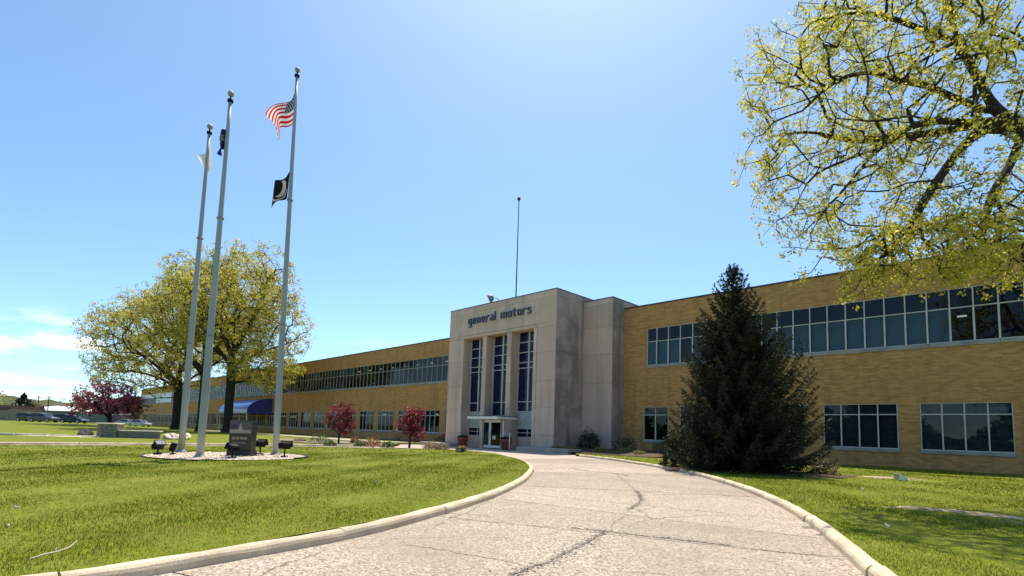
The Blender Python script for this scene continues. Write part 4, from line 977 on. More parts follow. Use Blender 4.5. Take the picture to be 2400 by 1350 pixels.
def spruce():
    r=np.random.default_rng(61); base=np.array([-7.85,19.9,0.1]); H=7.75
    root=empty('spruce_tree',tuple(base)); tag(root,'dark green spruce standing beside the driveway kerb before the brick wing','tree')
    tp=[(0.04*math.sin(z*0.8),0.03*math.cos(z*0.6),z) for z in np.linspace(0,H,14)]; MB().tube(tp,[0.17*(1-z/H)**0.9+0.012 for z in np.linspace(0,H,14)],10).build('trunk',M['bark'],root,True)
    rt=np.array([0.711863,0.701641]);  # the side facing right in the view carries the long low boughs
    B0=[];B1=[];R0=[];R1=[];Nd=[];To=[]
    def profile(z,az):
        t=z/H; side=math.cos(az)*rt[0]+math.sin(az)*rt[1]
        base_l=np.interp(t,[0,0.06,0.2,0.36,0.5,0.62,0.74,0.86,0.94,1.0],[2.55,2.75,2.7,2.25,1.78,1.35,0.95,0.52,0.28,0.06])
        k=1.0
        if side>0: k=np.interp(t,[0,0.2,0.32,0.42,0.52,0.6,1],[1.12,1.12,1.18,1.10,1.10,1.04,1.0])**side
        else: k=np.interp(t,[0,0.2,0.35,0.5,1],[0.98,0.88,0.84,0.95,1.0])**(-side)
        return base_l*k*r.uniform(0.78,1.06)*(1.22 if (r.random()<0.05 and t<0.8) else 1.0)
    z=0.12
    while z<H-0.12:
        nb=9 if z<5.5 else (7 if z<6.9 else 5); a0=r.uniform(0,6.28)
        for b in range(nb):
            az=a0+2*math.pi*b/nb+r.normal(0,0.18); L=profile(z,az); t=z/H; zz=z+r.normal(0,0.06)
            d=np.array([math.cos(az),math.sin(az),0.0]); side=d[:2]@rt
            rise=np.interp(t,[0,0.25,0.55,0.8,1.0],[-0.16,-0.05,0.12,0.45,1.1])
            up=np.interp(t,[0,0.5,1.0],[0.20,0.30,0.45])
            if side>0.6 and 0.3<t<0.5: up+=0.22
            m=max(4,int(L/0.085)); u=np.linspace(0,1,m+1); P=d[None]*L*u[:,None]; P[:,2]=zz+L*(rise*u+up*u**2.6-0.10*np.sin(u*3.1)); P[:,:2]+=np.array(tp[int(min(13,z/H*13))][:2])
            P+=np.r_[np.zeros((1,3)),np.cumsum(r.normal(0,0.010,(m,3)),0)]
            B0.append(P[:-1]);B1.append(P[1:]);rr=0.022*(1-u*0.85)*(L/2.2)**0.5; R0.append(rr[:-1]);R1.append(rr[1:])
            perp=np.array([-d[1],d[0],0.0])
            for i in range(1,m+1):
                if u[i]<0.12: continue
                for s in (-1,1):
                    ll=(0.10+0.50*(1-u[i])**0.8*min(1,L/1.6))*r.uniform(0.6,1.2); ll=min(ll,0.46)
                    q0=P[i]; dirv=d*0.7+s*perp*0.7+np.array([0,0,r.normal(-0.25 if t<0.7 else 0.25,0.25)]); dirv/=np.linalg.norm(dirv); q1=q0+dirv*ll+np.array([0,0,-0.06*ll])
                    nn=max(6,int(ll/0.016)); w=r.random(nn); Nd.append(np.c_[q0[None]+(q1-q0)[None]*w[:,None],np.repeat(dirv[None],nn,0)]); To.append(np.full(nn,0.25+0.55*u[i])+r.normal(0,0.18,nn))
                if i>=m-1:
                    nn=9; w=r.random(nn); dv=(P[i]-P[i-1]); dv/=np.linalg.norm(dv); Nd.append(np.c_[P[i][None]+dv[None]*w[:,None]*0.10,np.repeat(dv[None],nn,0)]); To.append(np.full(nn,0.8))
        z+=0.135 if z<5 else 0.2
    # bare leader and the top whorl of upturned shoots
    for k in range(26):
        zt=H-0.9+0.85*r.random(); az=r.uniform(0,6.28); d=np.array([math.cos(az)*0.55,math.sin(az)*0.55,1.0]); d/=np.linalg.norm(d); q0=np.array([0,0,zt])+np.array([math.cos(az),math.sin(az),0])*r.uniform(0,0.38)*(H-zt+0.1); n=16; w=np.linspace(0,1,n)
        Nd.append(np.c_[q0[None]+d[None]*w[:,None]*0.26,np.repeat(d[None],n,0)]); To.append(np.full(n,0.55))
    n=40; w=np.linspace(0,1,n); Nd.append(np.c_[np.zeros((n,2)),H-0.5+0.62*w,np.zeros((n,2)),np.ones(n)]); To.append(np.full(n,0.5))
    B0=np.concatenate(B0);B1=np.concatenate(B1);V,F=tubes_np(B0,B1,np.concatenate(R0)+0.003,np.concatenate(R1)+0.003,4); npmesh('boughs',V,F,M['bark'],root,None,True)
    Nd=np.concatenate(Nd); tone=np.clip(np.concatenate(To),0,1); n=len(Nd); c=Nd[:,:3]; d=Nd[:,3:]
    dv=d*0.75+r.normal(0,0.55,(n,3)); dv/=np.linalg.norm(dv,axis=1)[:,None]; ln=r.uniform(0.05,0.12,n)[:,None]; sd=np.cross(dv,r.normal(size=(n,3))); sd/=np.linalg.norm(sd,axis=1)[:,None]; wd=r.uniform(0.012,0.022,n)[:,None]
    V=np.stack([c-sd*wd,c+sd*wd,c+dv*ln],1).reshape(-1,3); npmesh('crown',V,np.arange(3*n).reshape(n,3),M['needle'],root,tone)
spruce()

# shrubs
def shrub(name,label,loc,rx,ry,h,mat,n,size,seed,stems=9,group=None,droop=-0.2,shape=0.0,cat='shrub'):
    r=np.random.default_rng(seed); root=empty(name,tuple(loc)); tag(root,label,cat,group); m=MB()
    tips=[]
    for k in range(stems):
        a=r.uniform(0,6.28); q=r.uniform(0.25,0.95); t=np.array([rx*q*math.cos(a),ry*q*math.sin(a),h*r.uniform(0.55,0.95)]); tips.append(t); m.tube([(0.03*math.cos(a),0.03*math.sin(a),-0.03),tuple(t*0.5+np.array([0,0,0.05*h])),tuple(t)],[0.014*h+0.004,0.009*h+0.003,0.003],4)
    m.build('stems',M['bark_grey'],root)
    v=r.normal(size=(n,3)); v/=np.linalg.norm(v,axis=1)[:,None]; v[:,2]=np.abs(v[:,2])*0.98+0.02; q=0.55+0.45*r.random(n)**0.6
    az=np.arctan2(v[:,1],v[:,0]); lump=1+0.16*np.sin(4*az+seed)+0.12*np.sin(9*az+2*v[:,2]*5+seed)+0.10*np.sin(v[:,2]*11+seed)
    C=v*q[:,None]*lump[:,None]*np.array([rx,ry,h]); C[:,2]=np.maximum(C[:,2],0.03*h)
    leaf_mesh('foliage',C,size,mat,root,r,np.clip(r.normal(0.5,0.22,n)+0.2*(C[:,2]/h-0.5),0,1),droop); return root
G1='shrubs in the tower bed'
shrub('shrub','rounded dark evergreen shrub against the recessed limestone of the tower',(-21.9,29.9,0.32),0.85,0.8,1.25,M['needle_yew'],2600,0.085,71,12,G1)
shrub('shrub','loose dark shrub with arching twigs at the brick corner beside the tower',(-19.2,30.2,0.33),0.95,0.8,1.05,M['needle_yew'],900,0.075,72,26,G1)
shrub('shrub','ragged low dark shrub under the narrow ground-floor window',(-16.3,30.0,0.33),0.8,0.7,0.65,M['needle_yew'],700,0.07,73,20,G1)
for i,(x,y,rx,h,lab) in enumerate([(-19.6,28.0,0.45,0.30,'golden juniper cushion in front of the rounded evergreen'),(-21.6,27.6,0.5,0.26,'golden juniper cushion nearest the concrete ledge'),(-18.3,28.9,0.62,0.36,'widest golden juniper cushion, in the middle of the tower bed'),(-16.9,28.2,0.4,0.25,'small golden juniper cushion at the mulch edge'),(-14.6,29.0,0.55,0.42,'golden juniper cushion closest to the spruce'),(-23.1,27.75,0.5,0.26,'golden juniper tuft tucked against the tower corner')]):
    shrub('golden_juniper',lab,(x,y,0.2),rx,rx,h,M['leaf_gold'],700,0.055,80+i,5,'golden junipers in the tower bed')
shrub('yew_shrub','bushy yew at the foot of the spruce on the tower side',(-10.15,19.55,0.1),0.55,0.55,1.45,M['needle'],2600,0.07,90,12)
shrub('pale_shrub','pale dry spiky shrub at the far foot of the spruce',(-5.35,21.6,0.1),0.5,0.5,0.55,M['leaf_tan'],500,0.09,91,14)
EDGE='small plants along the lawn edge near the tower'
for i,(nm,x,y,rx,h,mat,lab) in enumerate([('barberry',-28.9,17.1,0.55,0.62,'leaf_orange','orange barberry at the lawn edge between two green tufts'),('green_tuft',-29.5,16.6,0.42,0.42,'leaf_green','green tuft touching the orange barberry on its flagpole side'),('green_tuft',-28.0,17.6,0.42,0.40,'leaf_green','green tuft touching the orange barberry on its tower side'),
    ('ornamental_grass',-26.3,19.6,0.55,0.42,'leaf_tan','tan ornamental grass clump beside the nearer red sapling'),('ornamental_grass',-25.6,19.9,0.45,0.36,'leaf_tan','last tan ornamental grass clump before the entrance'),('green_tuft',-30.9,15.3,0.4,0.3,'leaf_green','low dark green tuft alone on the kerb line'),
    ('green_shrub',-36.6,17.3,0.85,0.60,'leaf_green','spreading bright green shrub beside the farther red sapling'),('barberry',-35.4,19.4,0.35,0.5,'leaf_orange','small rusty barberry in the mulch behind the farther sapling'),('brown_plant',-38.9,16.9,0.5,0.22,'leaf_tan','low withered plant in the dry mulch bed'),
    ('bare_bush',-40.6,30.6,1.1,1.0,'leaf_tan','half-bare bush below the window next to the tower'),('evergreen_bush',-39.3,30.9,0.8,0.85,'needle_yew','dark evergreen bush against the wing beside the tower'),('bare_bush',-47.2,30.9,0.9,0.8,'leaf_tan','half-bare bush below the second window from the tower'),('pale_tuft',-24.0,20.2,0.3,0.25,'leaf_tan','pale tuft beside the small ground lamp')]):
    shrub(nm,lab,(x,y,0.12),rx,rx,h,M[mat],260 if 'bare' in nm else 700,0.075,100+i,16 if 'bare' in nm else 8,EDGE if y<22 else 'bushes along the far wing')

# ------------------------------------------------------------------ flag plaza
def flagpole(loc,h,label,r0=0.115,r1=0.055):
    root=empty('flagpole',loc); tag(root,label,'flagpole','flagpoles on the oval lawn')
    prof=[(r0*1.9,0),(r0*1.9,0.03),(r0*1.25,0.10),(r0*1.02,0.14)]
    for k in range(12): t=k/11; prof.append((r0+(r1-r0)*max(0,(t-0.2)/0.8),0.15+t*(h-0.15)))
    MB().lathe(prof[4:],14).build('pole',M['alu'],root,True); MB().lathe(prof[:4]+[(r0*1.0,0.16)],14).build('base_collar',M['alu_dull'],root,True)
    m=MB()
    for z in (h*0.33,h*0.66): m.lathe([(r0*0.99,z-0.03),(r0*1.02,z-0.02),(r0*1.02,z+0.02),(r0*0.95,z+0.03)],14)
    m.build('joint_sleeve',M['alu_dull'],root,True)
    MB().lathe([(r1,h),(r1*1.8,h+0.02),(r1*1.8,h+0.10),(r1*0.5,h+0.13),(r1*0.4,h+0.22)],12).build('truck',M['black'],root,True)
    b=0.108; MB().lathe([(0.01,h+0.20)]+[(b*math.sin(math.pi*k/10),h+0.32-b*math.cos(math.pi*k/10)) for k in range(1,10)]+[(0.01,h+0.45)],16).build('ball',M['ball'],root,True)
    MB().tube([(-r0*1.6,-0.05,1.2),(-r0*1.2,-0.02,h*0.5),(-r1*1.9,0,h+0.05)],0.006,5).build('halyard',M['white'],root)
    MB().box(-r0-0.05,-r0+0.01,-0.02,0.02,1.12,1.28).build('cleat',M['alu_dull'],root)
    return root
fp=flagpole((-20.57,8.0,0.1),15.4,'tallest flagpole, carrying the striped flag over the black flag'); fp.rotation_euler=(0.0108,-0.0108,0)
flagpole((-19.47,5.14,0.1),12.4,'middle flagpole with a dark navy flag near its top',0.115)
flagpole((-23.18,5.46,0.1),12.85,'shorter far flagpole with a plain white flag near its top',0.115)

def m_flag(kind):
    t=NT('flag_'+kind); uv=t.co('UV'); sp=t.n('ShaderNodeSeparateXYZ'); t.l(uv,sp.inputs[0]); u,v=sp.outputs[0],sp.outputs[1]
    if kind=='striped':
        st=t.math('MODULO',t.math('FLOOR',t.math('MULTIPLY',v,13)),2)
        col=t.mix(st,(0.55,0.012,0.03),(0.80,0.78,0.76))
        can=t.math('MULTIPLY',t.math('LESS_THAN',u,0.4),t.math('LESS_THAN',v,7/13))
        row=t.math('FLOOR',t.math('MULTIPLY',v,13/7*9)); du=t.math('SUBTRACT',t.math('FRACT',t.math('ADD',t.math('MULTIPLY',u,15.0),t.math('MULTIPLY',row,0.5))),0.5); dv=t.math('SUBTRACT',t.math('FRACT',t.math('MULTIPLY',v,13/7*9)),0.5)
        star=t.math('LESS_THAN',t.math('ADD',t.math('MULTIPLY',du,du),t.math('MULTIPLY',dv,dv)),0.055)
        col=t.mix(can,col,t.mix(star,(0.012,0.016,0.07),(0.75,0.75,0.75)))
    elif kind=='black':
        def disc(cx,cy,rx,ry):
            a=t.math('DIVIDE',t.math('SUBTRACT',u,cx),rx); b=t.math('DIVIDE',t.math('SUBTRACT',v,cy),ry); return t.math('LESS_THAN',t.math('ADD',t.math('MULTIPLY',a,a),t.math('MULTIPLY',b,b)),1.0)
        ring=t.math('SUBTRACT',disc(.52,.46,.30,.36),disc(.52,.46,.265,.32)); cres=t.math('SUBTRACT',disc(.52,.46,.27,.33),disc(.62,.43,.235,.30)); cres=t.math('MAXIMUM',cres,0)
        w=t.math('MULTIPLY',t.math('SUBTRACT',disc(.52,.52,.40,.42),disc(.52,.47,.375,.41)),t.math('GREATER_THAN',v,0.55)); w=t.math('MAXIMUM',w,0)
        f=t.math('MAXIMUM',t.math('MAXIMUM',cres,t.math('MULTIPLY',ring,t.math('LESS_THAN',u,0.5))),w)
        col=t.mix(f,(0.012,0.012,0.013),(0.36,0.35,0.33))
    elif kind=='navy':
        a=t.math('SUBTRACT',u,.5); b=t.math('SUBTRACT',v,.5); d=t.math('ADD',t.math('MULTIPLY',a,a),t.math('MULTIPLY',b,b))
        col=t.mix(t.math('MULTIPLY',t.math('LESS_THAN',d,0.05),t.rng(t.noise(uv,9,2),.45,.6)),(0.02,0.035,0.13),(0.30,0.29,0.25))
    else: col=t.mix(0.0,(0.80,0.79,0.76),(0.8,0.8,0.8))
    d=t.n('ShaderNodeBsdfDiffuse'); t.l(col,d.inputs[0]); tr=t.n('ShaderNodeBsdfTranslucent'); t.l(col,tr.inputs[0]); m=t.n('ShaderNodeMixShader'); m.inputs[0].default_value=0.42
    t.l(d.outputs[0],m.inputs[1]); t.l(tr.outputs[0],m.inputs[2]); t.l(m.outputs[0],t.out.inputs[0]); return t.m
def flag(rows,kind,label,waves,amp,fu=1.0,fv=1.0):
    """rows: control points hoist->fly, from the top edge to the bottom edge"""
    A=np.array(rows,float); nu,nv=26,16
    def interp(arr,t):
        n=len(arr)-1; x=t*n; i=min(int(x),n-1); f=x-i; p0=arr[max(i-1,0)];p1=arr[i];p2=arr[i+1];p3=arr[min(i+2,n)]
        return 0.5*((2*p1)+(-p0+p2)*f+(2*p0-5*p1+4*p2-p3)*f*f+(-p0+3*p1-3*p2+p3)*f**3)
    fwd=np.array([-0.70,0.71,0.0]); V=[]
    for j in range(nv+1):
        for i in range(nu+1):
            u,v=i/nu,j/nv; col=[interp(A[k],u) for k in range(len(A))]; p=interp(np.array(col),v)
            V.append(p+fwd*amp*math.sin(waves*u*6.28+1.8*v)*min(1,u*3)+np.array([0,0,0.03*math.sin(9*u+3*v)*u]))
    V=np.array(V); o0=V[0].copy(); me=bpy.data.meshes.new('flag'); F=[(j*(nu+1)+i,j*(nu+1)+i+1,(j+1)*(nu+1)+i+1,(j+1)*(nu+1)+i) for j in range(nv) for i in range(nu)]
    me.from_pydata([tuple(p-o0) for p in V],[],F); uvl=me.uv_layers.new(name='UVMap'); lp=0
    for pl in me.polygons:
        for li in pl.loop_indices:
            k=me.loops[li].vertex_index; uvl.data[li].uv=((k%(nu+1))/nu*fu,(k//(nu+1))/nv*fv)
    me.materials.append(m_flag(kind)); me.shade_smooth(); o=link(bpy.data.objects.new('flag',me)); o.location=tuple(o0); tag(o,label,'flag'); return o
flag([[(-20.66,7.8,14.97),(-20.89,7.63,14.56),(-21.24,7.33,14.2),(-21.61,7.02,13.82)],[(-20.73,7.83,14.26),(-20.99,7.61,14.01),(-21.2,7.43,13.76),(-21.39,7.27,13.56)],[(-20.8,7.85,13.57),(-21.06,7.63,13.31),(-21.2,7.51,13.18),(-21.33,7.4,12.98)]],'striped','red and white striped flag with navy canton on the tallest pole',1.0,0.20)
flag([[(-20.68,7.8,11.43),(-20.91,7.6,11.18),(-21.08,7.46,10.97)],[(-20.74,7.81,10.86),(-21.01,7.57,10.68),(-21.16,7.45,10.45)],[(-20.8,7.82,10.37),(-21.03,7.62,10.19),(-21.26,7.42,9.94)]],'black','black flag with white round emblem, lower on the tallest pole',0.7,0.14)
flag([[(-19.45,5.11,11.66),(-19.52,5.06,11.46),(-19.61,4.99,11.27)],[(-19.49,5.12,11.21),(-19.6,5.03,11.08),(-19.7,4.95,10.98)],[(-19.54,5.12,10.86),(-19.61,5.08,10.66),(-19.77,4.92,10.68)]],'navy','dark navy flag furled against the middle pole',1.2,0.16)
flag([[(-23.05,5.52,12.42),(-23.24,5.37,12.19),(-23.41,5.24,11.92)],[(-23.06,5.58,11.92),(-23.24,5.43,11.78),(-23.33,5.36,11.69)],[(-23.08,5.60,11.36),(-23.2,5.51,11.45),(-23.26,5.45,11.5)]],'white','plain white flag drooping on the shorter far pole',0.8,0.14)

# gravel circle with stone edging
pz=empty('gravel_circle',(-20.3,6.3,0.1)); tag(pz,'round pinkish gravel bed with dark edging under the flagpoles','gravel bed',kind='structure')
m=MB(); N=56; ang=[2*math.pi*k/N for k in range(N)]; RX=2.55
m.add([(RX*math.cos(a),RX*math.sin(a),0.028) for a in ang]+[(0,0,0.05)],[(k,(k+1)%N,N) for k in range(N)]); m.build('gravel',M['gravel'],pz,True)
for k in range(22):
    a0=2*math.pi*k/22+0.012; a1=2*math.pi*(k+1)/22-0.012+random.uniform(-0.02,0.0); hh=0.05+random.uniform(-0.025,0.012); m=MB(); sg=4; pts=[]
    for rr in (RX-0.02,RX+random.uniform(0.05,0.09)): pts.append([(rr*math.cos(a0+(a1-a0)*i/sg),rr*math.sin(a0+(a1-a0)*i/sg)) for i in range(sg+1)])
    m.prism(pts[1]+pts[0][::-1],-0.03,hh); m.build('edging_stone',M['edging'],pz)
r=np.random.default_rng(5); n=1500; q=np.sqrt(r.random(n))*2.42; a=r.uniform(0,6.28,n); s=r.uniform(0.02,0.05,n); C=np.c_[q*np.cos(a),q*np.sin(a),0.05-0.008*q+0*q]
oc=np.array([(1,0,0),(-1,0,0),(0,1,0),(0,-1,0),(0,0,0.8),(0,0,-0.8)]); V=(C[:,None]+oc[None]*s[:,None,None]*r.uniform(0.6,1.3,(n,6,1))).reshape(-1,3)
fo=np.array([(0,2,4),(2,1,4),(1,3,4),(3,0,4),(2,0,5),(1,2,5),(3,1,5),(0,3,5)]); F=(np.arange(n)[:,None,None]*6+fo[None]).reshape(-1,3); tag(npmesh('pebbles',V,F,M['gravel'],pz),kind='stuff')

# polished monument
def monument():
    root=empty('monument',(-20.0,6.6,0.12),math.radians(47.0)); tag(root,'dark polished granite monument with an engraved panel between the flagpoles','monument')
    MB().bbox(-0.42,0.42,-0.25,0.25,0.0,0.22,0.012).build('plinth',M['granite_base'],root)
    MB().bbox(-0.39,0.39,-0.21,0.21,0.222,1.27,0.012).build('slab',M['granite'],root)
    y=-0.2115
    face=empty('engraved_panel',parent=root); face.scale=(0.85,1,1)
    def flat(name,polys,mat,dy=0.0):
        m=MB()
        for p in polys:
            n=len(p); m.add([(a,y-0.004-dy,z) for a,z in p]+[(a,y,z) for a,z in p],[tuple(range(n)),tuple(range(2*n-1,n-1,-1))]+[(k,n+k,n+(k+1)%n,(k+1)%n) for k in range(n)])
        return m.build(name,mat,face)
    flat('picture_field',[[(-0.44,0.90),(0.44,0.90),(0.44,1.24),(-0.44,1.24)]],simple('etched_grey',(0.10,0.095,0.09),0.5,0,0.3,0.25,7))
    flat('snow_bank',[[(-0.44,0.82),(0.44,0.82),(0.44,0.955),(0.1,0.93),(-0.1,0.95),(-0.44,0.94)]],simple('etched_pale',(0.30,0.27,0.25),0.6,0,0.3,0.15,9),0.003)
    flat('blue_field',[[(-0.42,0.97),(-0.13,0.97),(-0.11,1.12),(-0.40,1.13)]],simple('etched_violet',(0.055,0.045,0.10),0.6),0.003)
    flat('eagle_figure',[[(-0.02,0.83),(0.04,0.84),(0.07,0.93),(0.055,1.02),(0.02,1.08),(0.01,1.17),(-0.025,1.17),(-0.05,1.07),(-0.09,0.98),(-0.07,0.90)]],simple('etched_cream',(0.36,0.33,0.27),0.6,0,0.3,0.2,20),0.006)
    strokes=[];xx=-0.33; rr=random.Random(4)
    for n in (3,3,6):
        for _ in range(n):
            strokes.append([(xx,0.60),(xx+0.014,0.60),(xx+0.014,0.69),(xx,0.69)])
            for zq in rr.sample([0.60,0.64,0.676],2): strokes.append([(xx+0.014,zq),(xx+0.034,zq),(xx+0.034,zq+0.014),(xx+0.014,zq+0.014)])
            xx+=0.048
        xx+=0.03
    flat('engraved_line',strokes,simple('gilt_engraving',(0.46,0.43,0.33),0.6))
    strokes=[];xx=-0.38
    for n in (7,2,3,6):
        for _ in range(n):
            h=rr.choice((0.035,0.04,0.06)); strokes.append([(xx,0.46),(xx+0.018,0.455),(xx+0.024,0.46+h),(xx+0.008,0.465+h)]); xx+=0.032
        xx+=0.028
    flat('engraved_line',strokes,simple('grey_engraving',(0.26,0.25,0.21),0.6))
monument()

def floodlight(loc,rz,label,tilt=20,w=0.42,h=0.22,post=0.30):
    root=empty('ground_floodlight',loc,rz); tag(root,label,'floodlight','black floodlights round the flagpoles')
    MB().box(-0.10,0.10,-0.08,0.08,0.0,0.05).build('base',M['black'],root)
    MB().tube([(0,0,0.03),(0,0,post)],0.028,8).build('stem',M['black'],root)
    m=MB(); m.tube([(-w*0.52,0,post+h*0.45),(-w*0.52,0,post),(w*0.52,0,post),(w*0.52,0,post+h*0.45)],0.014,6); m.build('yoke',M['black'],root)
    hd=empty('head',(0,0,post+0.02+h*0.5),parent=root); hd.rotation_euler=(math.radians(tilt),0,0)
    MB().bbox(-w/2,w/2,-0.13,0.12,-h/2,h/2,0.03).build('housing',M['black'],hd)
    m=MB(); m.box(-w/2-0.012,w/2+0.012,0.12,0.14,-h/2-0.012,h/2+0.012); m.build('rim',M['black'],hd); MB().box(-w/2+0.02,w/2-0.02,0.14,0.146,-h/2+0.02,h/2-0.02).build('lens',M['lens'],hd)
    m=MB()
    for k in range(6): m.box(-w*0.4+k*w*0.16-0.006,-w*0.4+k*w*0.16+0.006,-0.155,-0.131,-h*0.4,h*0.4)
    m.build('cooling_fin',M['black'],hd)
floodlight((-20.9,7.55,0.13),math.radians(25),'black floodlight between the monument and the tallest pole')
floodlight((-19.1,7.75,0.13),math.radians(40),'black floodlight outermost on the tower side of the gravel')
floodlight((-18.75,5.9,0.13),math.radians(120),'black floodlight standing in front of the monument',25,0.36,0.2,0.24)
floodlight((-21.4,4.35,0.13),math.radians(-70),'black floodlight tilted up steeply, outermost on the open-lawn side',45,0.34,0.2,0.2)
floodlight((-21.2,4.75,0.13),math.radians(-20),'small black floodlight lying low beside the shorter pole',75,0.32,0.18,0.16)

# ------------------------------------------------------------------ stone sign wall beyond the lawn
def boulder(loc,rad,mat,label,seed,group=None):
    r=np.random.default_rng(seed); import bmesh; bm=bmesh.new(); bmesh.ops.create_icosphere(bm,subdivisions=3,radius=1.0); ph=r.uniform(0,6.28,8)
    for v in bm.verts:
        p=v.co; k=1+0.16*math.sin(3*p.x+ph[0])*math.sin(3*p.y+ph[1])+0.10*math.sin(6*p.z+ph[2]+4*p.x)+0.06*math.sin(11*p.y+ph[3])
        q=Vector((p.x*rad[0],p.y*rad[1],p.z*rad[2]))*k
        q.z=max(q.z,-rad[2]*0.4); v.co=q
    me=bpy.data.meshes.new('boulder'); bm.to_mesh(me); bm.free(); me.materials.append(mat); o=link(bpy.data.objects.new('boulder',me)); o.location=loc; tag(o,label,'boulder',group)
def sign_wall():
    root=empty('stone_wall',(-43.9,5.55,0.1),math.radians(52)); tag(root,'low grey block wall with stout pillar and pale capstones on the far lawn','wall')
    rr=random.Random(9)
    def courses(x0,x1,y0,y1,h,n,bl):
        for c in range(n):
            z0,z1=h*c/n,h*(c+1)/n; x=x0+(0 if c%2 else -bl*0.5)
            while x<x1-0.01:
                a,b=max(x,x0),min(x+bl,x1)
                if b-a>0.05: MB().bbox(a+0.004,b-0.004,y0-rr.uniform(0,0.012),y1+rr.uniform(0,0.012),z0+0.003,z1-0.003,0.012).build('block',M['block'],root)
                x+=bl
    courses(0.0,0.95,0.0,0.8,0.90,5,0.42); MB().bbox(-0.08,1.03,-0.08,0.88,0.90,0.97,0.02).build('capstone',M['capstone'],root)
    courses(0.96,3.5,0.25,0.6,0.46,3,0.42); MB().bbox(0.98,3.6,0.18,0.67,0.462,0.53,0.015).build('capstone',M['capstone'],root)
    courses(-0.8,-0.02,1.0,1.8,0.90,5,0.42); MB().bbox(-0.88,0.06,0.93,1.88,0.902,0.97,0.02).build('capstone',M['capstone'],root)
    for k in range(6): MB().bbox(-6.0+k*0.98,-5.06+k*0.98,-0.1+rr.uniform(0,0.1),0.12,0.0,0.10+rr.uniform(0,0.05),0.015).build('ledge_stone',M['capstone'],root)
sign_wall()
blob_sheet('gravel_bed',(-45.9,3.6),2.9,0.9,0.13,M['gravel'],'pale gravel strip in front of the low stone wall','gravel bed',12,0.9,0.3)
boulder((-41.1,9.1,0.2),(0.75,0.5,0.33),M['rock'],'pale tan boulder lying at the end of the low stone wall',3,'boulders by the stone wall')
boulder((-41.7,9.9,0.25),(0.6,0.45,0.33),M['rock'],'rounded tan boulder behind the larger pale one',4,'boulders by the stone wall')
boulder((-46.4,5.1,0.2),(0.62,0.5,0.36),M['dark_rock'],'dark boulder beside the stone pillar',5,'boulders by the stone wall')

# ------------------------------------------------------------------ parked cars
M['tyre']=simple('tyre_rubber',(0.02,0.02,0.02),0.85); M['rim']=simple('alloy_rim',(0.5,0.5,0.52),0.3,0.8,0.5); M['carglass']=simple('car_glass',(0.012,0.015,0.018),0.05,0,0.6)
M['head']=simple('headlamp',(0.7,0.7,0.7),0.1,0,0.6); M['tail']=simple('tail_lamp',(0.35,0.01,0.01),0.2,0,0.5)
def paint(name,c): 
    t=NT(name); m=t.pbr(c,0.28,0.25,0.5); t.p.inputs['Coat Weight'].default_value=0.6; t.p.inputs['Coat Roughness'].default_value=0.05; return m
def loft(m,secs):
    n=len(secs[0]); vs=[p for s in secs for p in s]; fs=[]
    for i in range(len(secs)-1):
        for k in range(n): fs.append((i*n+k,i*n+(k+1)%n,(i+1)*n+(k+1)%n,(i+1)*n+k))
    fs+=[tuple(range(n-1,-1,-1)),tuple((len(secs)-1)*n+k for k in range(n))]; m.add(vs,fs)
